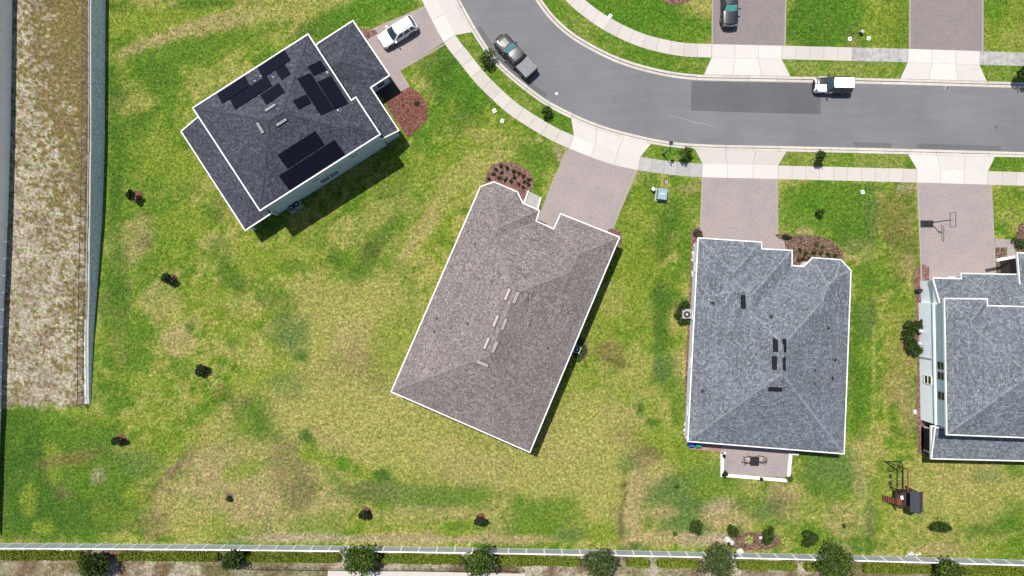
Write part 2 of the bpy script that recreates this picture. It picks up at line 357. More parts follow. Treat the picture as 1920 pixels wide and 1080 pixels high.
# ================================================================== GROUND COLOURS
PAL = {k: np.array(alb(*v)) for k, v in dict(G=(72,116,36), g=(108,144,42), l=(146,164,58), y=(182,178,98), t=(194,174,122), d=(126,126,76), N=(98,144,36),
       s=(208,196,174), b=(140,116,92), o=(142,126,76), k=(60,72,26), p=(200,178,150), n=(112,138,72)).items()}
BL = [ # cx, cy, rx, ry, clockwise degrees, palette, strength
 (690,680,190,150,-30,'y',.75),(860,850,230,90,12,'y',.8),(1080,850,130,130,0,'y',.75),(470,900,170,90,-10,'t',.45),(90,900,170,110,0,'G',.7),(250,330,90,220,0,'g',.5),(1180,650,70,170,0,'l',.5),(720,430,130,50,-55,'g',.4),(640,760,150,80,0,'t',.3),(950,900,170,40,5,'t',.3),(1800,930,160,80,0,'y',.5),(1300,930,120,70,0,'n',.4),
 (300,40,130,26,-4,'l',.8),(470,30,170,20,-12,'y',.5),(330,62,130,11,-20,'t',.75),(430,45,70,8,-20,'t',.6),(340,104,100,20,-22,'g',.85),(460,70,70,18,-25,'g',.6),
 (380,8,60,9,-5,'G',.7),(230,12,26,12,0,'G',.5),(610,45,60,22,-22,'G',.8),(690,20,90,30,-12,'N',.9),(560,15,70,14,0,'y',.5),
 (250,195,45,18,-10,'y',.7),(400,150,60,26,-28,'y',.55),(215,150,16,30,0,'G',.6),(216,190,18,26,0,'G',.6),(290,140,34,24,0,'G',.5),(380,110,30,18,0,'g',.8),
 (250,240,44,26,0,'G',.5),(255,290,30,22,0,'G',.5),(300,300,60,40,30,'l',.6),(330,330,50,40,40,'l',.7),(300,250,30,20,0,'l',.5),(215,300,14,80,0,'G',.5),(215,390,14,60,8,'G',.5),
 (290,345,24,16,0,'g',.7),(355,360,26,16,0,'G',.45),(340,420,50,30,0,'l',.7),(400,400,22,30,40,'G',.45),(260,450,26,44,20,'t',.55),(275,455,14,14,0,'d',.6),
 (220,500,20,60,6,'G',.5),(330,470,40,20,0,'l',.5),(440,520,26,36,-40,'G',.7),(410,470,20,24,0,'G',.5),(470,480,44,24,20,'l',.6),(380,560,70,30,10,'l',.5),
 (215,570,26,50,0,'G',.65),(230,650,40,50,15,'G',.5),(300,560,30,34,0,'t',.5),(330,640,36,30,0,'t',.55),(310,580,34,30,0,'y',.5),(260,620,30,30,0,'g',.8),(357,614,9,9,0,'G',.8),(437,640,12,14,0,'G',.7),
 (455,575,26,22,0,'y',.8),(450,620,36,30,0,'l',.6),(270,680,24,20,0,'g',.7),(280,720,50,18,0,'l',.6),(300,770,50,26,-10,'l',.6),(200,740,20,30,0,'G',.5),(345,690,24,14,0,'g',.6),
 (415,745,26,20,-40,'k',.35),(440,770,44,16,-42,'b',.5),(350,860,70,10,-45,'b',.55),(400,810,60,30,-40,'y',.6),(485,790,50,40,0,'g',.75),(510,800,36,40,-30,'G',.4),
 (560,470,60,34,-20,'l',.5),(500,490,50,26,-20,'l',.7),(545,500,30,18,0,'g',.7),(630,480,13,22,-20,'G',.65),(610,440,40,22,-30,'g',.5),(700,470,90,16,-58,'G',.55),(700,468,18,18,0,'k',.4),(740,345,34,22,-20,'G',.6),
 (765,470,130,15,-58,'y',.85),(810,400,120,12,-56,'t',.4),(700,400,40,18,-40,'y',.5),(640,430,30,16,-30,'y',.6),(735,500,30,18,0,'g',.4),(820,440,40,12,-60,'l',.7),
 (600,560,60,50,0,'y',.8),(660,600,90,60,-30,'y',.9),(530,580,30,26,0,'G',.55),(540,620,34,26,0,'n',.6),(500,560,18,18,0,'G',.5),(565,668,16,11,0,'G',.95),(555,640,30,30,0,'n',.6),
 (665,640,44,44,-20,'t',.55),(660,700,70,50,-40,'b',.28),(700,560,60,40,-55,'y',.7),(740,640,40,70,20,'l',.5),(600,760,90,60,-10,'y',.8),(640,790,120,40,10,'t',.4),(560,770,40,40,0,'y',.7),
 (500,700,60,34,-20,'l',.7),(470,670,40,20,0,'y',.6),(540,720,44,26,0,'n',.5),(690,790,110,46,14,'y',.8),(760,830,120,34,20,'y',.9),(860,850,90,30,24,'y',.9),(900,870,120,30,15,'t',.35),
 (80,800,90,34,0,'g',.9),(40,830,50,60,0,'G',.7),(60,900,70,60,0,'G',.75),(60,985,70,30,0,'G',.7),(150,960,80,40,0,'G',.55),(230,965,34,34,0,'G',.6),(180,900,60,40,0,'g',.7),
 (100,870,16,40,-12,'l',.8),(130,860,60,12,-10,'o',.6),(52,940,16,28,0,'l',.8),(80,990,20,14,0,'l',.8),(210,965,40,20,0,'l',.4),(250,930,24,14,0,'l',.8),(185,890,12,16,0,'p',.4),(120,925,22,10,0,'b',.4),
 (310,840,60,30,-10,'l',.6),(260,870,40,30,0,'n',.6),(300,930,30,20,0,'k',.3),(390,880,50,30,-40,'t',.7),(380,930,90,40,-15,'t',.5),(350,960,60,30,0,'y',.5),(290,985,30,34,30,'b',.55),(430,990,60,26,0,'l',.5),
 (470,930,60,50,0,'t',.55),(520,960,80,50,0,'t',.5),(545,890,40,60,-25,'b',.42),(560,930,30,30,0,'d',.6),(440,890,26,16,0,'l',.6),(470,880,16,16,0,'l',.7),
 (575,818,14,12,40,'G',.95),(584,836,10,13,0,'G',.95),(582,853,15,18,0,'l',.95),(588,852,10,12,0,'G',.6),(618,866,40,11,22,'l',.85),(642,868,12,15,0,'N',.9),(668,880,16,13,0,'l',.9),(668,878,8,8,0,'G',.8),(690,893,26,13,20,'l',.8),(718,894,15,14,0,'G',.95),(705,893,10,10,0,'G',.6),
 (780,930,120,24,4,'n',.7),(690,925,60,20,0,'d',.5),(800,900,60,14,10,'l',.4),(850,930,70,22,0,'g',.5),(800,965,100,16,0,'t',.45),(620,960,40,40,0,'t',.5),(720,985,120,16,0,'l',.45),(590,985,60,20,0,'g',.4),
 (560,1009,110,9,0,'p',.6),(760,1008,90,12,0,'t',.75),(930,1010,90,10,0,'t',.7),(700,1012,300,5,0,'p',.5),(930,975,40,30,0,'t',.3),(900,930,40,14,0,'g',.5),
 (1020,960,62,46,6,'g',.8),(1010,935,56,26,0,'g',.5),(1080,870,110,60,0,'y',.9),(1010,890,60,34,15,'y',.8),(1150,880,40,50,0,'y',.7),(1130,960,30,70,0,'y',.95),(1125,1000,42,16,0,'l',.9),(1060,840,40,26,0,'t',.4),(1000,1012,60,8,0,'t',.6),(1070,1005,30,14,0,'n',.7),
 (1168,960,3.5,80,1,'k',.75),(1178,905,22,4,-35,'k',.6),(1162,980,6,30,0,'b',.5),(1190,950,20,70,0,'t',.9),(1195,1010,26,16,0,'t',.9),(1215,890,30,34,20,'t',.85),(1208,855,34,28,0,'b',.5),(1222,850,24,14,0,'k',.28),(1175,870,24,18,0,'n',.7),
 (1270,930,60,36,0,'n',.9),(1290,985,50,24,0,'n',.9),(1330,900,60,34,0,'g',.55),(1280,860,50,26,0,'l',.7),(1240,880,26,14,0,'y',.6),(1250,1005,60,12,0,'t',.8),(1330,1012,60,14,0,'p',.7),(1370,965,50,26,0,'t',.9),(1345,950,26,20,0,'p',.5),(1240,960,26,14,0,'t',.6),(1192,1021,14,7,0,'G',.9),
 (1410,950,30,20,0,'g',.6),(1395,945,16,12,0,'G',.5),(1415,1015,55,16,4,'b',.85),(1360,1010,34,10,0,'p',.7),(1450,960,40,30,0,'n',.8),(1340,920,40,20,0,'l',.4),
 # between the two single-storey houses
 (1120,590,30,70,20,'l',.7),(1140,560,30,40,0,'y',.7),(1100,700,30,60,20,'l',.5),(1165,690,44,40,0,'y',.55),(1140,665,34,22,30,'o',.7),(1155,680,20,8,20,'k',.4),(1150,790,44,34,0,'t',.5),(1170,820,30,20,0,'b',.25),(1110,780,50,40,0,'y',.7),(1090,830,60,30,0,'y',.6),
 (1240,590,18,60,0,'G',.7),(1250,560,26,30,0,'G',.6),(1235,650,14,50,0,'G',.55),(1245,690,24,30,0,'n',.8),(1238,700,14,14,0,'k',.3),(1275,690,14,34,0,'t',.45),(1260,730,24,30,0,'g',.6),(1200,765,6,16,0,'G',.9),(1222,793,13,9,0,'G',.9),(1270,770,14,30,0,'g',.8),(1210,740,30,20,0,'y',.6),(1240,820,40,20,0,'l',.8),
 (1180,420,36,60,20,'l',.6),(1215,350,20,30,0,'g',.7),(1280,390,34,60,0,'N',.6),(1290,355,20,10,0,'t',.4),(1240,450,26,40,0,'G',.55),(1260,400,20,30,0,'G',.4),(1170,470,30,50,0,'l',.6),(1225,490,16,24,0,'l',.7),(1240,480,12,14,0,'k',.35),(1290,480,20,40,0,'g',.8),(1200,530,20,50,0,'l',.5),
 # fronts
 (860,140,60,30,30,'N',.85),(820,120,40,24,-30,'G',.55),(830,160,26,34,20,'G',.6),(880,190,40,20,40,'N',.7),(930,235,40,18,35,'l',.6),(800,230,40,24,-40,'N',.7),(870,220,26,40,20,'G',.5),(880,270,50,18,-20,'l',.6),(830,300,60,18,-40,'l',.6),(910,255,40,14,10,'y',.6),
 (950,290,40,22,0,'y',.3),(1010,290,40,26,30,'g',.8),(1000,330,30,30,0,'N',.5),(1050,290,8,20,-20,'p',.5),(760,330,40,20,-30,'l',.5),(905,315,16,10,0,'y',.8),(890,60,20,10,50,'N',.8),(850,360,30,50,20,'l',.4),
 (1530,370,70,30,0,'N',.9),(1510,410,50,36,0,'N',.7),(1600,390,50,40,0,'g',.9),(1640,430,8,30,0,'k',.22),(1630,400,16,60,0,'n',.5),(1680,400,36,50,0,'o',.55),(1700,352,16,10,0,'p',.6),(1690,470,34,60,0,'o',.5),(1700,500,20,20,0,'t',.45),(1660,500,24,40,0,'l',.4),(1600,440,40,30,0,'G',.35),(1510,435,18,8,0,'t',.7),
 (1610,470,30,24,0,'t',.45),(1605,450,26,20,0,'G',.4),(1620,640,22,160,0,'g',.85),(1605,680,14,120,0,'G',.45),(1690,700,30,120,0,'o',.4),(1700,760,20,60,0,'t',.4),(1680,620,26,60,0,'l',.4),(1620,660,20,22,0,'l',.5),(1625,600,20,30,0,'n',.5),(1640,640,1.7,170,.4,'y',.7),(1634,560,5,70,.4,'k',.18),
 (1880,390,40,40,0,'l',.8),(1890,410,20,20,0,'y',.5),(1875,430,16,14,0,'N',.6),
 # right back yard
 (1560,880,50,50,0,'n',.75),(1610,880,14,60,0,'t',.45),(1630,860,14,40,0,'y',.5),(1550,930,50,30,0,'g',.5),(1530,920,10,14,0,'G',.6),(1470,920,30,16,0,'t',.7),(1470,945,34,24,0,'b',.4),(1500,960,40,24,0,'y',.5),(1590,980,44,30,0,'t',.5),(1632,985,9,30,0,'b',.5),(1630,970,8,44,0,'n',.5),
 (1620,1022,46,16,0,'G',.5),(1545,1008,26,16,0,'g',.7),(1660,940,24,60,0,'l',.6),(1710,900,26,20,0,'y',.8),(1760,920,60,30,0,'y',.7),(1830,900,60,26,0,'t',.4),(1850,895,30,14,0,'n',.5),(1800,940,80,40,0,'y',.5),(1820,1000,54,14,-8,'G',.45),(1900,970,30,30,0,'g',.9),(1880,985,50,26,0,'G',.3),(1740,1010,70,18,0,'y',.5),(1765,1030,60,12,0,'t',.7),(1850,1035,60,14,0,'l',.5),(1905,880,20,14,0,'g',.7),(1850,955,60,20,0,'y',.5),(1440,990,20,20,0,'l',.6),(1500,1000,30,20,0,'g',.6),(1570,1030,30,10,0,'p',.5),
 # north lawns
 (1200,20,90,50,20,'N',1),(1270,50,90,26,10,'N',.9),(1120,10,40,20,40,'N',.9),(1275,60,60,14,10,'l',.25),(1545,40,70,60,0,'N',.9),(1525,40,50,60,0,'G',.4),(1600,70,16,30,0,'d',.35),(1660,40,46,55,0,'l',.8),(1690,40,14,60,0,'g',.6),(1880,45,50,60,0,'l',.75),(1860,10,24,30,0,'N',.7),(1900,70,24,16,0,'y',.5),
]
def lawn_color(px, py):
    w1 = fbm(px/60, py/60, 3)-.5; w2 = fbm(px/60+40, py/60+9, 3)-.5; w3 = fbm(px/14+3, py/14+71, 3)-.5; w4 = fbm(px/14+90, py/14+31, 3)-.5
    qx = px+w1*34+w3*22; qy = py+w2*34+w4*22
    a = fbm(px/150+7, py/150+3, 4); b = fbm(px/38+11, py/38, 4); e = fbm(px/11+5, py/11+2, 3)
    t = np.clip((a-.5)*1.6+(b-.5)*2.0+(e-.5)*2.6+.55, 0, 1)[..., None]
    col = np.where(t < .5, PAL['g']*(1-2*t)+PAL['l']*(2*t), PAL['l']*(2-2*t)+PAL['y']*(2*t-1))
    for cx, cy, rx, ry, an, k, st in BL:
        m = (np.abs(px-cx) < max(rx, ry)*2+30) & (np.abs(py-cy) < max(rx, ry)*2+30)
        if not m.any(): continue
        wk = min(1, min(rx, ry)/34); x = px[m]-cx+(w1[m]*34+w3[m]*22)*wk; y = py[m]-cy+(w2[m]*34+w4[m]*22)*wk
        if min(rx, ry) < 6: x = px[m]-cx+w3[m]*4; y = py[m]-cy+w4[m]*4
        c, s = math.cos(R(an)), math.sin(R(an))
        d = np.sqrt(((x*c+y*s)/rx)**2+((-x*s+y*c)/ry)**2)
        f = np.clip((1.35-d)/.65, 0, 1); f = f*f*(3-2*f)*st*((.30+1.3*e[m]) if min(rx, ry) > 18 else (.7+.6*e[m]))*(.9 if k in 'Gk' else 1)
        f = np.clip(f, 0, 1)[..., None]; col[m] = col[m]*(1-f)+PAL[k]*f
    # land south of the back fence: sand and mulch with weedy grass
    fy = 1020+px*.0035+px*px*6.5e-6
    s_ = np.clip((py-fy-4)/6, 0, 1)[..., None]
    u = np.clip((fbm(px/26, py/26+8, 4)-.5)*4+.5, 0, 1)[..., None]; v = np.clip((fbm(px/60+5, py/60+1, 3)-.5)*5+.35, 0, 1)[..., None]
    so = PAL['s']*u+PAL['b']*(1-u); so = so*(1-v*.55)+PAL['d']*v*.55
    col = col*(1-s_)+so*s_
    # individual weedy blades lighter and darker
    return col*(.86+.28*fbm(px/5, py/5, 2))[..., None]

# ================================================================== ROAD LINES
def PL(l): return Line2(catmull([P(*p) for p in l]))
S_front = PL([(790,-170),(828,-70),(863,0),(896,59),(926,103),(960,137),(1012,178),(1045,198),(1107,227),(1170,247),(1255,265),(1340,271),(1440,273),(1680,278.5),(1920,285),(2200,293)])
N_front = PL([(905,-170),(960,-70),(1004,0),(1035,40),(1072,72),(1120,100),(1170,122),(1235,140),(1297,149),(1370,151.5),(1440,152.5),(1680,158),(1920,164.5),(2200,172)])
S_walk = PL([(740,-170),(785,-70),(819,0),(854,66),(880,100),(912,140),(960,186),(992,209),(1035,235),(1070,252),(1145,281),(1201,294),(1260,302.5),(1317,307),(1440,310),(1719,317),(1920,323),(2200,331)])
N_walk = PL([(960,-170),(1015,-60),(1060,0),(1110,42),(1160,71),(1210,91),(1272,104.5),(1334,108),(1440,110.5),(1702,117),(1920,124),(2200,132)])
WW = 1.58
def s_on(line, px, py): return line.nearpx(px, py)
# lawn sheets
gx = np.arange(-76, 78.01, .4); gy = np.arange(-46, 50.01, .4)
XX, YY = np.meshgrid(gx, gy, indexing='ij'); PX = 960+XX*PPM; PY = 540-YY*PPM
corr = [tuple(S_walk.off(t, -WW*.5)) for t in np.linspace(0, S_walk.L, 260)] + [tuple(N_walk.off(t, WW*.5)) for t in np.linspace(N_walk.L, 0, 260)]
S_far = [tuple(p) for p in corr]
inside = in_poly(XX, YY, corr)
col = lawn_color(PX, PY)
nx, ny = XX.shape; idx = np.arange(nx*ny).reshape(nx, ny)
f = np.stack([idx[:-1, :-1], idx[1:, :-1], idx[1:, 1:], idx[:-1, 1:]], -1)
ok = ~(inside[:-1, :-1] | inside[1:, :-1] | inside[1:, 1:] | inside[:-1, 1:])
# which side of the road
side = XX*0.5+YY > 0
cx = (XX[:-1, :-1]+XX[1:, 1:])/2; cyy = (YY[:-1, :-1]+YY[1:, 1:])/2
smid = np.array([S_walk.at(t) for t in np.linspace(0, S_walk.L, 400)])
nm = np.zeros(cx.shape, bool)
ymid = np.interp(cx, smid[:, 0], smid[:, 1], left=99, right=smid[-1, 1]); nm = (cyy > ymid)
def sheet(name, mask, zoff=0.0):
    ff = f[mask]; used = np.unique(ff); rem = -np.ones(nx*ny, int); rem[used] = np.arange(len(used))
    V = np.stack([XX.ravel()[used], YY.ravel()[used], np.full(len(used), zoff)], -1)
    o = mk(name, V, rem[ff].tolist(), M['lawn'], None, True, cols=col.reshape(-1, 3)[used]); tag(o, kind='structure'); return o
sheet('lawn', ok & ~nm); sheet('lawn', ok & nm)
# far ground
g = 3000
t = NT('far_grass'); cc = t.ramp(t.noise(.05, 6, .7), [(.35, alb(100,140,40)), (.65, alb(160,165,80))]); cc = t.mix(cc, t.ramp(t.noise(5, 4, .8), [(.3, gray(.6)), (.7, gray(1.4))]), 1.0, 'MULTIPLY'); M['far'] = t.out(cc, .95, .1)
tag(mk('ground', [(-g,-g,-.32),(g,-g,-.32),(g,g,-.32),(-g,g,-.32)], [(0,1,2,3)], M['far']), kind='structure')
# road
RZ = -.10
def strip(A, B, z, n, k=1, t0=None, t1=None, u0=None, u1=None):
    V = []; F = []
    a = np.linspace(0 if t0 is None else t0, A.L if t1 is None else t1, n); b = np.linspace(0 if u0 is None else u0, B.L if u1 is None else u1, n)
    for i in range(n):
        p, q = A.at(a[i]), B.at(b[i])
        for j in range(k+1): r = p+(q-p)*j/k; V.append((r[0], r[1], z))
    for i in range(n-1):
        for j in range(k): F.append((i*(k+1)+j, (i+1)*(k+1)+j, (i+1)*(k+1)+j+1, i*(k+1)+j+1))
    return V, F
V, F = strip(S_front, N_front, RZ, 200, 2); tag(mk('road', V, F, M['asphalt']), kind='structure')
road = bpy.data.objects['road']
def flat(name, pts, z, mat, thick=.05, kind='structure', parent=None, px=True):
    q = [P(*p) for p in pts] if px else pts
    V, F = prism(q, z-thick, z); o = mk(name, V, F, mat, parent)
    if parent is None and kind: tag(o, kind=kind)
    return o
def subline(line, p0, p1, n=10, d=0.0):
    return [tuple(line.off(t, d)) for t in np.linspace(line.nearpx(*p0), line.nearpx(*p1), n)]
def upx(w): return [(960+x*PPM, 540-y*PPM) for x, y in w]
flat('road_patch', [(1297,152),(1540,156.5),(1539,214),(1296,207)], RZ+.006, M['patch'], .004)
flat('road_patch', upx(subline(S_front, (1600,276), (1674,278), 6, .12))+[(1674,268.5),(1600,266)], RZ+.006, M['patch2'], .004)
flat('road_patch', upx(subline(S_front, (1722,279), (1878,283), 6, .12))+[(1878,274),(1722,268.5)], RZ+.006, M['patch2'], .004)
flat('road_patch', upx(subline(S_front, (893,53), (1020,183), 24, .1)+subline(S_front, (1020,183), (893,53), 24, .66)), RZ+.006, M['patch2'], .004)
# kerbs: gutter pan and kerb top cast in sections
def kerb(line, sgn, gaps):
    o = mk('kerb', *strip(line, line, RZ-.05, 2), M['joint']) if False else None
    ke = bpy.data.objects.new('kerb', None); COL.objects.link(ke); tag(ke, kind='structure'); WOFF[ke] = Vector((0,0,0))
    n = int(line.L/3.05)
    dirt = MB()
    for i in range(n):
        a, b = line.L*i/n, line.L*(i+1)/n; m = line.at((a+b)/2)
        if abs(m[0]) > 72 or m[1] > 45: continue
        ts = np.linspace(a+.012, b-.012, 5)
        mid = (960+m[0]*PPM, 540-m[1]*PPM); drop = any(g0 < m[0] < g1 for g0, g1 in gaps)
        top = .012 if not drop else -.03
        for nm_, d0, d1, z0, z1 in (('gutter_pan', 0, .29, RZ+.012, RZ+.03), ('kerb_top', .36, .64, top-.03 if not drop else top-.02, top)):
            V = []; F = []
            for t_ in ts:
                p, q = line.off(t_, sgn*d0), line.off(t_, sgn*d1)
                V += [(p[0], p[1], -.2), (p[0], p[1], z0), (q[0], q[1], z1), (q[0], q[1], -.2)]
            for k in range(4):
                for j in range(3): F.append((k*4+j, k*4+j+1, k*4+5+j, k*4+4+j) if sgn > 0 else (k*4+j, k*4+4+j, k*4+5+j, k*4+j+1))
            F += [(0,3,2,1) if sgn > 0 else (0,1,2,3), (16,17,18,19) if sgn > 0 else (16,19,18,17)]
            mk(nm_, V, F, M['kerb'], ke)
        p = [line.off(t_, sgn*.28) for t_ in (a, b)]; q = [line.off(t_, sgn*.37) for t_ in (a, b)]
        dirt.add([(p[0][0], p[0][1], RZ+.008), (p[1][0], p[1][1], RZ+.008), (q[1][0], q[1][1], RZ+.008), (q[0][0], q[0][1], RZ+.008)], [(0,3,2,1) if sgn < 0 else (0,1,2,3)])
    dirt.build('gutter_joint', M['joint'], ke)
def gx_(a, b): return (P(a, 0).x, P(b, 0).x)
kerb(S_front, -1, [gx_(600,884), gx_(1073,1222), gx_(1305,1475), gx_(1704,1867)])
kerb(N_front, 1, [gx_(1319,1482), gx_(1688,1852)])
S_back = Line2([tuple(S_front.off(t, -.66)) for t in np.linspace(0, S_front.L, 400)]); N_back = Line2([tuple(N_front.off(t, .66)) for t in np.linspace(0, N_front.L, 400)])
# verges
def verge(A, B, a0, a1, b0, b1):
    n = max(12, int((A.nearpx(*a1)-A.nearpx(*a0))/.4))
    V, F = strip(A, B, -.008, n, 6, A.nearpx(*a0), A.nearpx(*a1), B.nearpx(*b0), B.nearpx(*b1))
    V = np.array(V); o = mk('verge', V, F, M['lawn'], None, True, cols=lawn_color(960+V[:, 0]*PPM, 540-V[:, 1]*PPM)*.5+PAL['N']*.47); tag(o, kind='structure')
    if o.data.polygons[0].normal.z < 0: o.data.flip_normals()
    return V
VG = []
VG.append(verge(S_back, S_walk, (886,61), (1073,222), (854,66), (1073,254)))
VG.append(verge(S_back, S_walk, (1222,270), (1305,275), (1201,294), (1317,307)))
VG.append(verge(S_back, S_walk, (1475,281), (1704,287), (1457,310), (1719,317)))
VG.append(verge(S_back, S_walk, (1867,292), (2150,300), (1855,321), (2150,329)))
VG.append(verge(N_back, N_walk, (930,-150), (1319,137), (980,-130), (1334,107)))
VG.append(verge(N_back, N_walk, (1482,143), (1688,147), (1469,112), (1702,117)))
VG.append(verge(N_back, N_walk, (1852,151), (2150,160), (1840,121), (2150,130)))
# driveway aprons (concrete), cast in two or three bays
def apron(A, B, a0, a1, b0, b1, mat, bays=3):
    ap = bpy.data.objects.new('driveway_apron', None); COL.objects.link(ap); tag(ap, kind='structure'); WOFF[ap] = Vector((0,0,0))
    sa0, sa1, sb0, sb1 = A.nearpx(*a0), A.nearpx(*a1), B.nearpx(*b0), B.nearpx(*b1)
    for i in range(bays):
        u0, u1 = i/bays+.0015, (i+1)/bays-.0015; qa = [tuple(A.at(sa0+(sa1-sa0)*u)) for u in np.linspace(u0, u1, 5)]; qb = [tuple(B.at(sb0+(sb1-sb0)*u)) for u in np.linspace(u1, u0, 5)]
        V, F = prism(qa+qb, -.12, .004); mk('bay', V, F, mat, ap)
    V, F = prism([tuple(A.at(s)) for s in np.linspace(sa0, sa1, 9)]+[tuple(B.at(s)) for s in np.linspace(sb1, sb0, 9)], -.2, -.02); mk('joint_bed', V, F, M['joint'], ap)
apron(S_back, S_walk, (790,-130), (886,61), (745,-130), (854,66), M['conc'], 3)
apron(S_back, S_walk, (1073,222), (1222,270), (1073,254), (1201,294), M['conc_new'])
apron(S_back, S_walk, (1305,275), (1475,281), (1317,307), (1457,310), M['conc'])
apron(S_back, S_walk, (1704,287), (1867,292), (1719,317), (1855,321), M['conc_new'])
apron(N_back, N_walk, (1319,137), (1482,143), (1334,107), (1469,112), M['conc_new'])
apron(N_back, N_walk, (1688,147), (1852,151), (1702,117), (1840,121), M['conc_new'])
# sidewalks: every slab its own piece
def sidewalk(line, sgn, spec, grey, stain):
    sw = bpy.data.objects.new('sidewalk', None); COL.objects.link(sw); tag(sw, kind='structure'); WOFF[sw] = Vector((0,0,0))
    cuts = sorted(line.near(*P(*p)[:2]) for p in spec); stops = [0]+cuts+[line.L]; base = MB()
    for k in range(len(stops)-1):
        a, b = stops[k], stops[k+1]
        m = line.at((a+b)/2); drv = (k % 2 == 1)
        n = max(1, round((b-a)/(2.9 if drv else 1.62)))
        for i in range(n):
            s0, s1 = a+(b-a)*i/n, a+(b-a)*(i+1)/n; c = line.at((s0+s1)/2)
            if abs(c[0]) > 72 or c[1] > 45: continue
            g_ = .012 if i else .022
            q = [tuple(line.off(t_, 0)) for t_ in np.linspace(s0+g_, s1-.012, 4)]+[tuple(line.off(t_, sgn*WW)) for t_ in np.linspace(s1-.012, s0+g_, 4)]
            cpx = 960+c[0]*PPM; mat = M['conc']
            if drv: mat = M['conc_new']
            elif any(x0 < cpx < x1 for x0, x1 in stain): mat = M['conc_stain']
            elif any(x0 < cpx < x1 for x0, x1 in grey): mat = M['conc_grey']
            V, F = prism(q, -.1, .02); mk('slab', V, F, mat, sw)
    n = 160; V = []; F = []
    for t_ in np.linspace(0, line.L, n):
        p, q = line.off(t_, sgn*.02), line.off(t_, sgn*(WW-.02)); V += [(p[0], p[1], .004), (q[0], q[1], .004)]
    F = [(2*i, 2*i+1, 2*i+3, 2*i+2) if sgn < 0 else (2*i, 2*i+2, 2*i+3, 2*i+1) for i in range(n-1)]
    mk('joint_bed', V, F, M['joint'], sw)
sidewalk(S_walk, -1, [(745,-130),(854,66),(1073,254),(1201,294),(1317,307),(1457,310),(1719,317),(1855,321)], [(1195,1320)], [])
sidewalk(N_walk, 1, [(1334,107),(1469,112),(1702,117),(1840,121)], [], [(1610,1705),(1838,2200)])
# paver driveways with pale border course
def driveway(pts, border, mat=M['paver']):
    o = flat('driveway', pts, .014, mat, .06)
    for a, b in border:
        A, B = P(*a), P(*b); m = MB(); m.obox((A.x, A.y, .008), (B.x, B.y, .008), .17, .03); q = m.build('border_course', M['paver_edge'])
        q.parent = o; q.matrix_parent_inverse = o.matrix_world.inverted() if False else Matrix.Translation(-o.location)
def wpt(line, p, d): return upx([tuple(line.off(line.nearpx(*p), d))])[0]
def wedge(line, p0, p1, n=6): return upx(subline(line, p0, p1, n, (-WW if line is S_walk else WW)))
driveway(wedge(S_walk, (817,-3), (856,69))+[(749,132),(768,163),(741,180),(700,130),(660,70)], [((796,15),(688,72)),((834,83),(751,131)),((749,133),(767,162))], M['paver'])
driveway(wedge(S_walk, (1078,256), (1201,294))+[(1148,432),(1140,470),(1000,430),(1024,371)], [((1063,281),(1024,371)),((1191,321),(1146,436))])
driveway(wedge(S_walk, (1317,307), (1457,310))+[(1457,441),(1490,456),(1486,480),(1310,462)], [((1317,334),(1314,448)),((1457,338),(1458,441))])
driveway(wedge(S_walk, (1719,317), (1857,321))+[(1866,470),(1868,540),(1728,540)], [((1721,346),(1728,532)),((1857,349),(1867,520))])
driveway([(1864,448),(1903,449),(1904,486),(1888,486),(1888,464),(1864,464)], [])
driveway([(1337,-90)]+wedge(N_walk, (1334,107), (1470,112))+[(1476,-90)], [((1336,-90),(1335.5,82)),((1475,-90),(1471.5,86))], M['paver_dark'])
driveway([(1707,-90)]+wedge(N_walk, (1703,117), (1841,121))+[(1843,-90)], [((1706,-90),(1706,90)),((1843,-90),(1842,96))], M['paver_dark'])

# beds of mulch
def bed(pts, mat, z=.03): return flat('mulch_bed', pts, z, mat, .06)
def blob(cx, cy, rx, ry, n=18, w=.08): return [(cx+rx*math.cos(t)*(1+random.uniform(-w, w)), cy+ry*math.sin(t)*(1+random.uniform(-w, w))) for t in [2*math.pi*i/n for i in range(n)]]
bed([(700,150),(724,188),(753,171),(764,165),(775,167),(790,178),(799,192),(803,208),(801,222),(790,236),(765,258),(735,215)], M['mulch_red'])
bed([(670,52),(690,56),(704,56),(708,63),(690,73),(684,80)], M['mulch_pink'])
bed([(905,350),(914,322),(922,310),(938,304),(956,304),(976,311),(992,322),(1001,338),(1000,352),(990,366),(970,380),(930,370)], M['mulch_pink'])
bed([(1140,430),(1152,427),(1163,434),(1167,450),(1160,470),(1145,460)], M['mulch_pink'])
bed([(1470,450),(1492,442),(1520,441),(1548,446),(1566,455),(1580,472),(1582,486),(1575,500),(1480,500)], M['mulch_brown'])
bed([(1452,440),(1478,437),(1492,444),(1490,456),(1470,452),(1460,447)], M['mulch_brown'], .036)
bed([(1296,430),(1312,425),(1318,440),(1316,700),(1300,830),(1283,829),(1285,700),(1294,520)], M['mulch_pink'], .02)
bed([(1727,494),(1716,506),(1712,525),(1716,560),(1720,700),(1717,780),(1722,850),(1742,850),(1742,500)], M['mulch_pink'], .02)
bed(blob(1712,635,22,36), M['mulch_pink'], .026)
bed([(1866,464),(1887,464),(1887,488),(1880,500),(1880,530),(1868,530)], M['mulch_brown'])
bed([(1940,410),(1912,420),(1905,438),(1905,470),(1940,475)], M['mulch_brown'])
bed(blob(1088,655,15,22), M['mulch_pink'], .02); bed(blob(1281,588,17,22), M['mulch_brown'], .024)
bed(blob(1268,-3,28,11), M['mulch_pink'], .02)
bed(blob(1412,1015,52,17,24), M['mulch_brown'], .012)
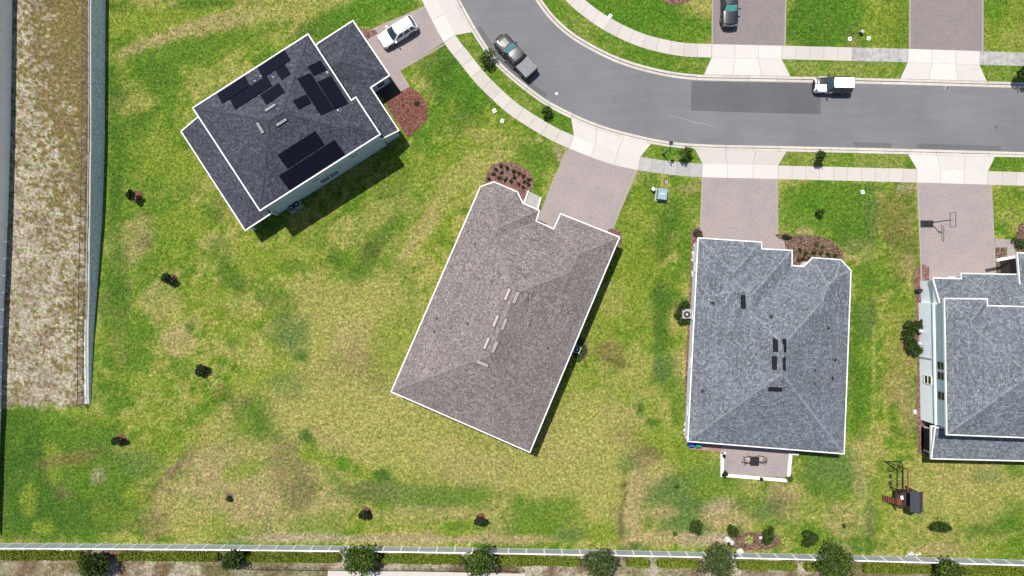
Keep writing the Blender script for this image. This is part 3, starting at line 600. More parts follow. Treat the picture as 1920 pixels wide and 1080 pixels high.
# grass: little clumps of blades over the mown sheets
def tufts(pts, name):
    n = len(pts); k = 2
    c = np.repeat(pts, k, 0); m = len(c)
    an = rng.random(m)*2*np.pi; h = .035+.05*rng.random(m); w = .035+.05*rng.random(m); ln = (rng.random((m, 2))-.5)*.12
    c = c+np.stack([(rng.random(m)-.5)*.15, (rng.random(m)-.5)*.15], -1)
    dx, dy = np.cos(an)*w, np.sin(an)*w
    V = np.empty((m, 3, 3)); V[:, 0] = np.stack([c[:, 0]-dx, c[:, 1]-dy, np.full(m, -.004)], -1); V[:, 1] = np.stack([c[:, 0]+dx, c[:, 1]+dy, np.full(m, -.004)], -1)
    V[:, 2] = np.stack([c[:, 0]+ln[:, 0], c[:, 1]+ln[:, 1], h], -1)
    V = V.reshape(-1, 3); F = np.arange(3*m).reshape(-1, 3)
    cc = lawn_color(960+c[:, 0]*PPM, 540-c[:, 1]*PPM)*(.55+rng.random(m)**1.5*1.15)[:, None]*np.stack([.85+.4*rng.random(m), np.ones(m), .7+.6*rng.random(m)], -1)
    o = mk(name, V, F.tolist(), M['tuft'], cols=np.repeat(cc, 3, 0)); return tag(o, 'short mown grass blades covering the lawns and verges', 'grass', kind='stuff')
NT_ = 150000
pts = np.stack([rng.uniform(-62, 64, NT_), rng.uniform(-37, 38, NT_)], -1)
corr2 = [tuple(S_walk.off(t, -WW-.16)) for t in np.linspace(0, S_walk.L, 260)] + [tuple(N_walk.off(t, WW+.16)) for t in np.linspace(N_walk.L, 0, 260)]
keep = ~in_poly(pts[:, 0], pts[:, 1], corr2)
cov = []
for o in COL.objects:
    if o.name.split('.')[0] in ('driveway', 'mulch_bed'):
        b = [(o.location.x+v.co.x, o.location.y+v.co.y) for v in o.data.vertices if v.co.z > .03]
        cov.append(b)
for b in cov: keep &= ~in_poly(pts[:, 0], pts[:, 1], b)
ppx, ppy = 960+pts[:, 0]*PPM, 540-pts[:, 1]*PPM
keep &= ~((ppx < 205) & (ppy < 780)) & (ppy < 1016+ppx*.017)
tufts(pts[keep], 'grass')

# ================================================================== LEFT STRIP, RETAINING WALL, RAILING, FENCES
def hz(py): return float(np.interp(py, [-200, 0, 270, 400, 500, 540, 650, 750, 775, 800], [2.45, 2.3, 2.15, 1.95, 1.45, 1.2, .66, .25, .05, -.03]))
def wx(py): return float(np.interp(py, [-200, 0, 270, 400, 500, 560, 640, 757, 830], [198, 198, 196.5, 192.5, 185.5, 181, 175, 170.5, 168]))
ys = np.arange(-150, 806, 2.6); us = np.linspace(0, 1, 110)
V = []; C = []
for y in ys:
    z = hz(y); xr = wx(y)-5
    for u in us:
        x = -150+(xr+150)*u; p = P(x, y); V.append((p.x, p.y, z+.05*float(vnoise(np.array(x/20.), np.array(y/20.)))*min(1, z))); C.append((x, y))
V = np.array(V); C = np.array(C); n1, n2 = len(ys), len(us)
px_, py_ = C[:, 0], C[:, 1]; xs = px_*(81/(81-2)) - 25*0  # rough display x
fr = np.clip((px_-40)/(170-40), 0, 1)
a = fbm(px_/16, py_/16, 4); b = fbm(px_/5+9, py_/5, 3); dry = np.clip((py_-120)/400, 0, 1)
w = np.clip((a-.5)*2.2+(b-.5)*5.0+.44+(dry*.7-.26)-(fr*1.9-.72)*(1.2-dry*.8), 0, 1)[:, None]
cc = PAL['o']*(1-w)+(PAL['s']*.97)*w
br_ = np.clip((fbm(px_/30+4, py_/30+2, 3)-.45)*4, 0, 1)[:, None]*.45; cc = cc*(1-br_)+PAL['b']*br_
gg = np.clip((py_-756-6*(a-.5)*4)/10, 0, 1)[:, None]; cc = cc*(1-gg)+lawn_color(px_, py_)*gg
F = [(i*n2+j, i*n2+j+1, (i+1)*n2+j+1, (i+1)*n2+j) for i in range(n1-1) for j in range(n2-1)]
o = mk('terrace', V, F, M['lawn'], None, True, cols=cc); tag(o, kind='structure')
if o.data.polygons[0].normal.z < 0: o.data.flip_normals()
# retaining wall in straight lengths
wr = root('retaining_wall', 'grey block retaining wall with pale cap along the left side of the yard', 'wall', P(190, 300), world=True)
ysg = list(range(-130, 757, 30))+[757]
for a, b in zip(ysg[:-1], ysg[1:]):
    A0, B0 = P(wx(a), a), P(wx(b), b); za, zb = hz(a)+.03, hz(b)+.03
    d = (B0-A0).normalized(); nrm = Vector((-d.y, d.x, 0))  # pointing to the yard (+x)
    if nrm.x < 0: nrm = -nrm
    bt = .22
    V = [A0+nrm*.02, B0+nrm*.02, B0-nrm*(bt*zb/2.3), A0-nrm*(bt*za/2.3), A0-nrm*.62, B0-nrm*.62]
    V = [Vector((A0.x, A0.y, -.1)), Vector((B0.x, B0.y, -.1)), Vector((B0.x, B0.y, zb))-nrm*(bt*zb/2.3), Vector((A0.x, A0.y, za))-nrm*(bt*za/2.3),
         Vector((A0.x, A0.y, -.1))-nrm*.6, Vector((B0.x, B0.y, -.1))-nrm*.6, Vector((B0.x, B0.y, zb))-nrm*.6, Vector((A0.x, A0.y, za))-nrm*.6]
    mk('wall_face', V, [(0,3,2,1),(3,7,6,2),(0,4,7,3),(1,2,6,5),(4,5,6,7)][:], M['block'], wr)
    m = MB(); u = d*.012
    for off, w_ in ((.12, .15), (.36, .15)):
        pa = Vector((A0.x, A0.y, za+.03))-nrm*(bt*za/2.3-.04+off)+u; pb = Vector((B0.x, B0.y, zb+.03))-nrm*(bt*zb/2.3-.04+off)-u
        m.obox(pa, pb, w_, .07)
    m.build('cap', M['cap_stone'], wr)
rr = root('railing', 'black metal railing on top of the grey retaining wall', 'railing', P(188, 300), world=True)
def rl(py, z=0): p = P(wx(py), py); return Vector((p.x-.74, p.y, hz(py)+.03+z))
for a, b in zip(ysg[:-1], ysg[1:]):
    m = MB(); m.tube([rl(a), rl(a, 1.12)], .035, 6); m.build('post', M['black_metal'], rr)
    m = MB(); m.obox(rl(a, 1.06), rl(b, 1.06), .045, .05); m.build('top_rail', M['black_metal'], rr)
    m = MB(); m.obox(rl(a, .12), rl(b, .12), .03, .035)
    A, B = rl(a), rl(b)
    for k in range(1, 12): q = A.lerp(B, k/12); m.obox(q+Vector((0,0,.1)), q+Vector((0,0,1.05)), .014, .014)
    m.build('picket_panel', M['black_metal'], rr)
m = MB(); m.tube([rl(757), rl(757, 1.12)], .035, 6); m.build('post', M['black_metal'], rr)

def fence(label, line, zf, height, spacing, side, pm='vinyl'):
    """vinyl panels between posts; line = list of px points at base"""
    pts = Line2([(P(x, y, zf(y)).x, P(x, y, zf(y)).y) for x, y in line]); n = round(pts.L/spacing)
    c = pts.at(pts.L/2); fr_ = root('vinyl_fence', label, 'fence', (c[0], c[1], 0), world=True)
    def g(t, z): q = pts.at(t); return Vector((q[0], q[1], zf(540-q[1]*PPM)+z))
    for i in range(n+1):
        t_ = pts.L*i/n; p = g(t_, 0); m = MB(); m.box((p.x, p.y, p.z+height/2), (.13, .13, height+.08)); q = m.build('post', M['vinyl_white'], fr_)
        m = MB(); m.box((p.x, p.y, p.z+height+.08), (.18, .18, .07), top=.4); m.build('post_cap', M['vinyl_white'], q)
        if i == n: break
        a, b = pts.L*i/n, pts.L*(i+1)/n; d = (g(b, 0)-g(a, 0)).normalized(); A, B = g(a, 0)+d*.06, g(b, 0)-d*.06
        m = MB(); k = 10
        for j in range(k):   # tongue and groove boards
            q0 = A.lerp(B, j/k)+d*.004; q1 = A.lerp(B, (j+1)/k)-d*.004; m.obox(q0+Vector((0,0,height*.5)), q1+Vector((0,0,height*.5)), .028, height-.12)
        m.build('panel', M[pm], fr_)
        m = MB(); m.obox(A+Vector((0,0,height-.03)), B+Vector((0,0,height-.03)), .09, .12); m.build('top_rail', M['vinyl_white'], fr_)
        m = MB(); m.obox(A+Vector((0,0,.08)), B+Vector((0,0,.08)), .07, .13); m.build('bottom_rail', M[pm], fr_)
    return fr_
def fy_(x): return 1018.7+x*.0035+x*x*6.7e-6
fence('long pale vinyl panel fence along the bottom edge of the back yards', [(x, fy_(x)) for x in range(-140, 2140, 60)], lambda y: 0, 1.62, 2.08, 1)
fence('pale grey vinyl panel fence at the far left edge of the picture', [(float(np.interp(y, [-130,0,270,400,540,650,757,850,1018], [25,23,19,15,9,4.5,2,-1,-6])), y) for y in range(-130, 1019, 40)], lambda y: max(0, hz(y)) if y < 800 else 0, 2.05, 1.95, 1, 'vinyl_shade')
# estate railing and slab beyond the back fence
gr = root('estate_railing', 'low black metal railing in the sand strip below the back fence', 'railing', P(700, 1066), world=True)
def rl2(x, z=0): p = P(x, 1059+x*.0075); return Vector((p.x, p.y, z))
for a in range(470, 1000, 34):
    m = MB(); m.tube([rl2(a), rl2(a, 1.0)], .035, 6); m.build('post', M['black_metal'], gr)
    if a+34 < 1000:
        m = MB(); m.obox(rl2(a, .95), rl2(a+34, .95), .05, .05); m.build('top_rail', M['black_metal'], gr)
        m = MB()
        for k in range(1, 10): q = rl2(a).lerp(rl2(a+34), k/10); m.obox(q+Vector((0,0,.08)), q+Vector((0,0,.94)), .014, .014)
        m.build('picket_panel', M['black_metal'], gr)
flat('outer_path', [(615,1068),(800,1072),(985,1076),(985,1110),(613,1110)], .02, M['conc'], .08)

# ================================================================== HOUSES
def roof_cells(poly, gable=()):
    poly = ccw([Vector(p[:2]) for p in poly]); n = len(poly); E = []
    for i in range(n):
        a, b = poly[i], poly[(i+1) % n]; d = (b-a).normalized(); E.append((Vector((-d.y, d.x)), a, d))
    refl = {}
    for i in range(n):
        if E[i-1][2].x*E[i][2].y-E[i-1][2].y*E[i][2].x < -1e-3: refl.setdefault((i-1) % n, []).append(i); refl.setdefault(i, []).append((i-1) % n)
    D = lambda i, x: E[i][0].dot(x-E[i][1])
    act = [i for i in range(n) if i not in gable]
    def win(x):
        best = None
        for i in act:
            di = D(i, x)
            if di < -1e-6: continue
            if any(di < D(j, x)-1e-6 for j in refl.get(i, [])): continue
            if any(D(j, x) < -1e-6 for j in ((i-1) % n, (i+1) % n) if j not in refl.get(i, []) and j not in gable): continue
            if best is None or di < best[0]: best = (di, i)
        return best
    lines = []
    for ii, i in enumerate(act):
        for j in act[ii+1:]:
            nn = E[i][0]-E[j][0]
            if nn.length < 1e-4: continue
            lines.append((nn, -E[i][0].dot(E[i][1])+E[j][0].dot(E[j][1])))
    for i in act:
        lines.append((E[i][0], -E[i][0].dot(E[i][1])))
    cells = [[poly[k] for k in t] for t in tessellate_polygon([[Vector((p.x, p.y, 0)) for p in poly]])]
    for nn, c in lines:
        out = []
        for cell in cells:
            s = [nn.dot(p)+c for p in cell]
            if min(s) > -1e-5 or max(s) < 1e-5: out.append(cell); continue
            A, B = [], []
            for k in range(len(cell)):
                p, q, sp, sq = cell[k], cell[(k+1) % len(cell)], s[k], s[(k+1) % len(cell)]
                if sp >= 0: A.append(p)
                if sp <= 0: B.append(p)
                if sp*sq < 0: x = p+(q-p)*(sp/(sp-sq)); A.append(x); B.append(x)
            out += [z for z in (A, B) if len(z) > 2]
        cells = out
    res = []
    for cell in cells:
        c = sum(cell, Vector((0,0)))/len(cell); w = win(c)
        if w is None: continue
        res.append((cell, w[1]))
    return poly, E, D, res, win
def make_roof(parent, poly_px, eave, pitch, mat, capmat, gable_px=(), gut=True, wallmat=None):
    pw = [P(x, y, eave) for x, y in poly_px]; pl = ccw([(p.x, p.y) for p in pw])
    if tuple(pl[0]) != (pw[0].x, pw[0].y): # reversed: remap gable edges
        n = len(pl); gb = [(n-2-i) % n for i in gable_px]
    else: gb = list(gable_px)
    inner = offset_poly(pl, .10)
    poly, E, D, cells, win = roof_cells(inner, gb)
    bm = bmesh.new()
    for cell, i in cells:
        vs = [bm.verts.new((p.x, p.y, eave+pitch*D(i, p))) for p in cell]
        try: f_ = bm.faces.new(vs)
        except ValueError: pass
    bmesh.ops.remove_doubles(bm, verts=bm.verts, dist=2e-3)
    bmesh.ops.dissolve_degenerate(bm, edges=bm.edges, dist=1e-3)
    bmesh.ops.recalc_face_normals(bm, faces=bm.faces)
    for f_ in bm.faces:
        f_.normal_update()
        if f_.normal.z < 0: f_.normal_flip()
    bmesh.ops.dissolve_limit(bm, angle_limit=R(1.0), verts=bm.verts, edges=bm.edges)
    bmesh.ops.triangulate(bm, faces=bm.faces)
    ridges = []
    for e in bm.edges:
        if len(e.link_faces) == 2:
            a, b = e.link_faces; a.normal_update(); b.normal_update()
            if a.normal.angle(b.normal) > R(8):
                ca, cb = a.calc_center_median(), b.calc_center_median()
                if (cb-ca).dot(a.normal) < 0: ridges.append((e.verts[0].co.copy(), e.verts[1].co.copy(), a.normal.copy(), b.normal.copy()))
    bm.verts.ensure_lookup_table(); bm.verts.index_update()
    V = [v.co.copy() for v in bm.verts]; F = [tuple(v.index for v in f_.verts) for f_ in bm.faces]; bm.free()
    off = WOFF[parent]
    def uv(co, p):
        nn = p.normal; u = Vector((-nn.y, nn.x, 0)); u = u.normalized() if u.length > 1e-3 else Vector((1,0,0)); v = nn.cross(u); w_ = co+off; return (w_.dot(u), w_.dot(v))
    ro = mk('roof', V, F, mat, parent, uv=uv)
    # ridge and hip caps: short overlapping pieces
    for a, b, n1_, n2_ in ridges:
        L = (b-a).length; m = MB()
        if L < .3: continue
        d = (b-a)/L; k = max(1, int(L/.28)); s1 = n1_.cross(d).normalized(); s2 = n2_.cross(d).normalized(); up = (n1_+n2_).normalized()
        if (s1.z > 0): s1 = -s1
        if (s2.z > 0): s2 = -s2
        if a.z > b.z: pass
        for q in range(k):
            p0 = a+d*(L*q/k); p1 = a+d*(L*(q+1)/k+.03); h0, h1 = (.012, .035) if (q % 2) else (.02, .03)
            w_ = .13+random.uniform(-.015, .015)
            V2 = [p0+s1*w_+up*h0, p0+up*(h0+.012), p0+s2*w_+up*h0, p1+s1*w_+up*h1, p1+up*(h1+.012), p1+s2*w_+up*h1]
            m.add(V2, [(0,1,4,3),(1,2,5,4),(0,2,1),(3,4,5)])
        m.build('ridge_cap', capmat, ro)
    # fascia with gutter, one length per eave edge
    out2 = pl; n = len(pl)
    inn = offset_poly(pl, .125)
    for i in range(n):
        if i in gb and gut != 'all': continue
        j = (i+1) % n; a, b, c, d = out2[i], out2[j], inn[j], inn[i]; z0, z1 = eave-.2, eave+.035
        V2 = [(a[0],a[1],z0),(b[0],b[1],z0),(c[0],c[1],z0),(d[0],d[1],z0),(a[0],a[1],z1),(b[0],b[1],z1),(c[0],c[1],z1),(d[0],d[1],z1)]
        mk('gutter', V2, BOXF, M['trim'], parent)
    so = offset_poly(pl, .15); V2, F2 = prism(so, eave-.19, eave-.16); mk('soffit', V2, F2, M['soffit'], parent)
    # gable infill
    for i in gb:
        e0, e1 = Vector(poly[i]), Vector(poly[(i+1) % n]); pts = [(0, eave-.16), (1, eave-.16)]
        top = []
        for k in range(21):
            x = e0.lerp(e1, min(max(k/20, .002), .998)) + E[i][0]*.004; w_ = win(x); top.append((k/20, eave+pitch*(w_[0] if w_ else 0)))
        m2 = MB(); vv = []
        for (t_, z_) in top: x = e0.lerp(e1, t_)-E[i][0]*.005; vv += [(x.x, x.y, eave-.16), (x.x, x.y, z_)]
        m2.add(vv, [(2*k, 2*k+2, 2*k+3, 2*k+1) for k in range(20)]); m2.build('gable_wall', wallmat or M['trim'], parent)
        m3 = MB()
        for k in range(20):
            a_ = e0.lerp(e1, top[k][0])-E[i][0]*.03; b_ = e0.lerp(e1, top[k+1][0])-E[i][0]*.03
            m3.obox((a_.x, a_.y, top[k][1]-.06), (b_.x, b_.y, top[k+1][1]-.06), .12, .2)
        m3.build('rake_board', M['trim'], parent)
    def zf(x, y):
        w_ = win(Vector((x, y))); return eave+pitch*(w_[0] if w_ else 0)
    return dict(poly=pl, inner=inner, zf=zf, eave=eave, pitch=pitch, win=win, E=E, D=D, roof=ro)
def make_walls(parent, poly_w, z0, z1, mat, name='wall', windows=True, skip=()):
    """one wall piece per side"""
    n = len(poly_w); res = []
    for i in range(n):
        if i in skip: continue
        a, b = Vector(poly_w[i]), Vector(poly_w[(i+1) % n]); L = (b-a).length; d = (b-a)/L; nn = Vector((d.y, -d.x))
        o = mk(name, [(a.x,a.y,z0),(b.x,b.y,z0),(b.x,b.y,z1),(a.x,a.y,z1)], [(0,1,2,3)], mat, parent); res.append((a, b, o))
        if windows and L > 4.5:
            k = max(1, int(L/5.2))
            for j in range(k): window(parent, a.lerp(b, (j+.5)/k), d, nn, z0+(z1-z0)*.38 if z0 < 1 else z0+.9, 1.1, 1.25)
    return res
def window(parent, p, d, nn, z, w, h, pair=False):
    p = Vector(p[:2]); d = Vector(d[:2]); nn = Vector(nn[:2])
    def q(s, o_, z_): x = p+d*s+nn*o_; return (x.x, x.y, z_)
    def bx(s0, s1, o0, o1, za, zb): return [q(s0,o0,za),q(s1,o0,za),q(s1,o1,za),q(s0,o1,za),q(s0,o0,zb),q(s1,o0,zb),q(s1,o1,zb),q(s0,o1,zb)]
    m = MB()
    for s0, s1, za, zb in ((-w/2-.09,-w/2,z-.09,z+h+.09),(w/2,w/2+.09,z-.09,z+h+.09),(-w/2,w/2,z-.09,z),(-w/2,w/2,z+h,z+h+.09),(-w/2,w/2,z+h/2-.025,z+h/2+.025)):
        m.add(bx(s0, s1, .003, .07, za, zb), [tuple(reversed(f_)) for f_ in BOXF])
    wd = mk('window', m.V, m.F, M['frame'], parent)
    mk('pane', bx(-w/2, w/2, .004, .03, z, z+h), [tuple(reversed(f_)) for f_ in BOXF], M['glass'], wd)
    return wd
def on_roof(rf, px, py):
    z = rf['eave']+1
    for _ in range(12): p = P(px, py, z); z = rf['zf'](p.x, p.y)
    return P(px, py, z)
def plane_at(rf, px, py):
    p = on_roof(rf, px, py); i = rf['win'](Vector((p.x, p.y)))[1]; e = rf['E'][i]
    nrm = Vector((-e[0].x*rf['pitch'], -e[0].y*rf['pitch'], 1)).normalized(); return p, nrm, i
def on_plane(p0, n0, px, py):
    c = Vector((0,0,H)); q = P(px, py, 0); d = (q-c).normalized(); t_ = (p0-c).dot(n0)/d.dot(n0); return c+d*t_
def roof_vent(parent, rf, px, py, dirpx, mat, L=1.3, w=.34, h=.14):
    p, n0, i = plane_at(rf, px, py); d = Vector((dirpx[0], -dirpx[1], 0)).normalized(); d = (d-n0*d.dot(n0)).normalized(); s = n0.cross(d)
    V = []
    for z_, k in ((.0, 1), (h, .8)):
        for a, b in ((-1,-1),(1,-1),(1,1),(-1,1)): V.append(p+d*(a*L/2)+s*(b*w/2*k)+n0*(z_+.004))
    o = mk('roof_vent', V, BOXF, mat, parent)
    V = [p+d*(a*(L/2+.1))+s*(b*(w/2+.1))+n0*z_ for z_ in (.001, .012) for a, b in ((-1,-1),(1,-1),(1,1),(-1,1))]
    mk('flashing', V, BOXF, M['vent_dark'] if mat is not M['vent_taupe'] else M['cap_brown_dark'], o)
def pipe(parent, rf, px, py, mat=None, r=.06, h=.35):
    p, n0, i = plane_at(rf, px, py); m = MB(); m.tube([p-Vector((0,0,.05)), p+Vector((0,0,h))], r, 8); o = m.build('vent_pipe', mat or M['black_pipe'], parent)
    m = MB(); m.tube([p-n0*.01, p+n0*.05], [r*2.6, r*1.5], 8); m.build('pipe_boot', M['black_pipe'] if mat is None else M['lead'], o)

# ---- middle house: taupe hip roof
h2 = root('house', 'single-storey house with plain taupe brown shingle hip roof in the middle', 'house', P(948, 590), world=True)
p2 = [(900,349),(926.5,340),(971,359),(981,380),(1012.6,394),(1006.5,413.5),(1037.6,428),(1050.5,399.5),(1163,444),(994,849.5),(732,735)]
rf2 = make_roof(h2, p2, 3.3, .42, M['sh_brown'], M['cap_brown'])
w2 = offset_poly(rf2['poly'], .42); make_walls(h2, w2, 0, 3.14, M['wall_beige'])
ax2 = (.4, -.917)
for x, y in ((952,552),(967,558),(930,602),(945,608),(913,643.6),(927.5,650.6)): roof_vent(h2, rf2, x, y, ax2, M['vent_taupe'])
roof_vent(h2, rf2, 905, 681.6, (.917, .4), M['vent_taupe'])
for x, y in ((890,457),(818.5,597),(876,607),(814,622),(990,561),(1027,652)): pipe(h2, rf2, x, y, None, .05)
def slab_thing(name, pts, z, mat): return flat(name, pts, z, mat, z+.05)
flat('entry_pad', [(990,358),(1016,371),(1008,397),(983,384)], .09, M['conc_grey'], .2)
m = MB()
for a, b in (((990.5,358),(982,384)), ((1014,371),(1007,396))):
    A, B = P(*a), P(*b); m.obox((A.x,A.y,.14), (B.x,B.y,.14), .16, .26)
# front door recess and garage door of the middle house
def face_panel(parent, name, a, b, mat, z0=.02, z1=2.3, inset=.03, lo=.15, hi=.85):
    a, b = Vector(a), Vector(b); d = (b-a).normalized(); nn = Vector((d.y, -d.x)); p, q = a.lerp(b, lo)+nn*inset, a.lerp(b, hi)+nn*inset; p0, q0 = p-nn*.025, q-nn*.025
    return mk(name, [(p0.x,p0.y,z0),(q0.x,q0.y,z0),(q.x,q.y,z0),(p.x,p.y,z0),(p0.x,p0.y,z1),(q0.x,q0.y,z1),(q.x,q.y,z1),(p.x,p.y,z1)], [tuple(reversed(f_)) for f_ in BOXF], mat, parent)
def edge_near(poly, px, py, z=0):
    p = P(px, py, z); best = None
    for i in range(len(poly)):
        a, b = Vector(poly[i]), Vector(poly[(i+1) % len(poly)]); t_ = max(0, min(1, (Vector((p.x, p.y))-a).dot(b-a)/(b-a).length_squared)); d = (a.lerp(b, t_)-Vector((p.x, p.y))).length
        if best is None or d < best[0]: best = (d, i)
    i = best[1]; return Vector(poly[i]), Vector(poly[(i+1) % len(poly)])
m.build('seat_edging', M['trim'], h2)
a, b = edge_near(w2, 1105, 420, 2.9); face_panel(h2, 'garage_door', a, b, M['garage'])
a, b = edge_near(w2, 1022, 420, 2.9); face_panel(h2, 'front_door', a, b, M['door'], .05, 2.2, .03, .25, .75)
# ---- grey house on the right
h3 = root('house', 'single-storey house with light grey shingle hip roof and paved back patio', 'house', P(1440, 640), world=True)
p3 = [(1308,445),(1428.7,453),(1429,465.5),(1486,468.5),(1486,497),(1506.5,498.5),(1523.5,482),(1577,486),(1596.5,507),(1583.5,852),(1288.5,828.5)]
rf3 = make_roof(h3, p3, 2.95, .42, M['sh_grey'], M['cap_grey'])
w3 = offset_poly(rf3['poly'], .42); make_walls(h3, w3, 0, 2.8, M['wall_grey'])
for x, y in ((1393.5,566),(1454,647),(1471,648),(1452,680.5),(1469.6,682)): roof_vent(h3, rf3, x, y, (.03, 1), M['vent_dark'])
roof_vent(h3, rf3, 1453.6, 730, (1, .03), M['vent_dark'])
for x, y in ((1337,568),(1446,594),(1553,615),(1566,675),(1561,709),(1317,733)): pipe(h3, rf3, x, y, None, .09, .25)
for x, y in ((1333,567),(1528,694),(1527,719)): pipe(h3, rf3, x, y, None, .045)
a, b = edge_near(w3, 1370, 450, 2.9); face_panel(h3, 'garage_door', a, b, M['garage'])
a, b = edge_near(w3, 1455, 468, 2.9); face_panel(h3, 'front_door', a, b, M['door'], .05, 2.2, .03, .35, .65)
# ---- two-storey house with solar panels
h1 = root('house', 'two-storey pale teal house with charcoal shingle roof carrying solar panels', 'house', P(560, 225), world=True)
UE = 6.1
p1 = [(360,202),(578,62.5),(659,186.5),(667.5,181),(714.5,252),(487,396.5)]
rf1 = make_roof(h1, p1, UE, .40, M['sh_blue'], M['cap_blue'])
w1 = offset_poly(rf1['poly'], .32); make_walls(h1, w1, 0, UE-.16, M['wall_teal'], windows=False)
LE = 2.95
pg = [(594.5,81),(662,37.5),(732,141.5),(696.5,164.5),(749.5,245),(719,264.5),(630,262),(545,165)]
rfg = make_roof(h1, pg, LE, .40, M['sh_blue'], M['cap_blue'], gable_px=(4,5,6,7), wallmat=M['wall_teal'])
pgw = offset_poly(rfg['poly'], .32); make_walls(h1, pgw, 0, LE-.16, M['wall_teal'], windows=False, skip=())
pl_ = [(338,246),(459.5,433.5),(509,401),(530,330),(420,190)]
rfl = make_roof(h1, pl_, LE, .22, M['sh_blue'], M['cap_blue'], gable_px=(2,3,4), wallmat=M['wall_teal'])
# lanai posts, screen and patio under the lower roof
lw = offset_poly(rfl['poly'], .35)
for i in range(len(lw)):
    a, b = Vector(lw[i]), Vector(lw[(i+1) % len(lw)]); k = max(1, int((b-a).length/2.6))
    for j in range(k):
        q = a.lerp(b, j/k); m = MB(); m.box((q.x, q.y, 1.38), (.2, .2, 2.76)); m.build('porch_post', M['trim'], h1)
flat('patio', [(352,252),(462,420),(512,388),(412,214)], .03, M['paver_dark'], .08)
# belt board and windows on the long south wall
e = edge_near(w1, 600, 345, UE); a, b = e; d = (b-a).normalized(); nn = Vector((d.y, -d.x))
m = MB(); A = a+nn*.02; B = b+nn*.02; m.obox((A.x, A.y, 3.05), (B.x, B.y, 3.05), .06, .16); m.build('belt_board', M['wall_teal'], h1)
def wall_t(px, py, z):
    p = P(px, py, z); return (Vector((p.x, p.y))-a).dot(d)
for px, py, z, w_, h_ in ((589,333,3.45,1.0,.7),(661,288,3.45,1.0,.7),(609,336.5,1.1,1.15,1.5),(626,325,1.1,1.15,1.5)):
    t_ = wall_t(px, py, z+h_/2); window(h1, a+d*t_, d, nn, z, w_, h_)
for q in w1: pass
for c_ in (a, b):
    q = c_+nn*.06+(d*.12 if c_ is a else -d*.12); m = MB(); m.tube([(q.x,q.y,.05),(q.x,q.y,UE-.2)], .045, 6); m.build('downpipe', M['trim'], h1)
a_, b_ = edge_near(pgw, 697, 90, LE); face_panel(h1, 'garage_door', a_, b_, M['garage'])
a_, b_ = edge_near(pgw, 713, 155, LE); window(h1, a_.lerp(b_, .55), (b_-a_).normalized(), Vector(((b_-a_).normalized().y, -(b_-a_).normalized().x)), .8, 1.0, 1.4)
flat('porch_floor', [(700,163),(731,147),(752,172),(722,190)], .07, m_paver('dark_porch_pavers', [alb(90,84,86), alb(104,98,100), alb(92,86,88), alb(106,98,98)]), .15)
for x, y, dv in ((508,203,(.843,-.538)),(528,229,(.843,-.538)),(489,240,(.5,.85))): roof_vent(h1, rf1, x, y, dv, M['vent_light'], 1.25, .3, .16)
for x, y in ((512,144.5),(478,152),(489,143)): pipe(h1, rf1, x, y, M['lead'], .04, .25)
for x, y in ((614,136),(634,207)): pipe(h1, rf1, x, y, M['lead'], .05, .25)
pipe(h1, rf1, 618, 246, None, .05)
# solar arrays
def solar(corners, n, label, m_=1):
    pc = [sum(c[0] for c in corners)/4, sum(c[1] for c in corners)/4]; p0, n0, i = plane_at(rf1, *pc)
    Q = [on_plane(p0, n0, *c) for c in corners]
    # square up: origin, along, across
    u = ((Q[1]-Q[0])+(Q[2]-Q[3]))/2; v = ((Q[3]-Q[0])+(Q[2]-Q[1]))/2; c = sum(Q, Vector((0,0,0)))/4; v = v-u*(v.dot(u)/u.length_squared)
    L, W = u.length, v.length; u.normalize(); v.normalize()
    if u.cross(v).dot(n0) < 0: v = -v
    base = c+n0*.10
    r_ = root('solar_array', label, 'solar panels', base, group='solar arrays on the charcoal roof')
    r_.rotation_euler = Matrix((u, v, n0)).transposed().to_euler()
    for k in range(n):
        x0, x1 = -L/2+L*k/n+.003, -L/2+L*(k+1)/n-.003
        mm = MB(); mm.box(((x0+x1)/2, 0, -.02), (x1-x0, W-.01, .04)); fr_ = mm.build('panel', M['solar_frame'], r_)
        mk('cells', [(x0+.006,-W/2+.012,.003),(x1-.006,-W/2+.012,.003),(x1-.006,W/2-.012,.003),(x0+.006,W/2-.012,.003)], [(0,1,2,3)], M['solar'], fr_)
    mm = MB()
    for s in (-.3, .3): mm.box((0, s*W, -.07), (L*.98, .05, .06))
    mm.build('rail', M['black_metal'], r_)
solar([(482.8,127.6),(533.7,94),(545.7,113.5),(494,146.5)], 3, 'black solar row nearest the top gutter of the charcoal roof')
solar([(517.5,133.4),(534.9,121.5),(545.3,139.2),(527.9,151)], 1, 'single black solar panel between the top row and bare shingles')
solar([(407.5,177.4),(459.6,142.7),(468.9,161.2),(417.5,194.8)], 3, 'leftmost black solar row beside the upper left gutter')
solar([(431.9,186.5),(500,143),(511,161.5),(441,206.3)], 4, 'long black solar row below the leftmost row')
solar([(488.6,179.7),(524.4,155.4),(533.7,174),(500,197)], 2, 'pair of black solar panels just above the pale roof vents')
solar([(577,125.3),(601,113.5),(612,132),(587,142.5)], 1, 'single black solar panel at the top of the right hip face')
solar([(557,148),(582.3,137),(625.5,205),(600.5,217)], 4, 'tall black solar row of four down the right hip face')
solar([(594.9,154.3),(620,143),(653.4,194),(627,205)], 3, 'black solar row of three closest to the garage roof')
solar([(549,189),(574,177.4),(583.5,193.6),(558.7,205.5)], 1, 'lone black solar panel left of the tall right-hand row')
solar([(520.2,289.9),(591.2,245.2),(608.4,270.4),(538.5,316.2)], 4, 'upper black solar row of four on the lower roof slope')
solar([(522.5,329.5),(627.9,261.2),(646.2,288.7),(542,355.5)], 6, 'long bottom black solar row beside the lower white gutter')
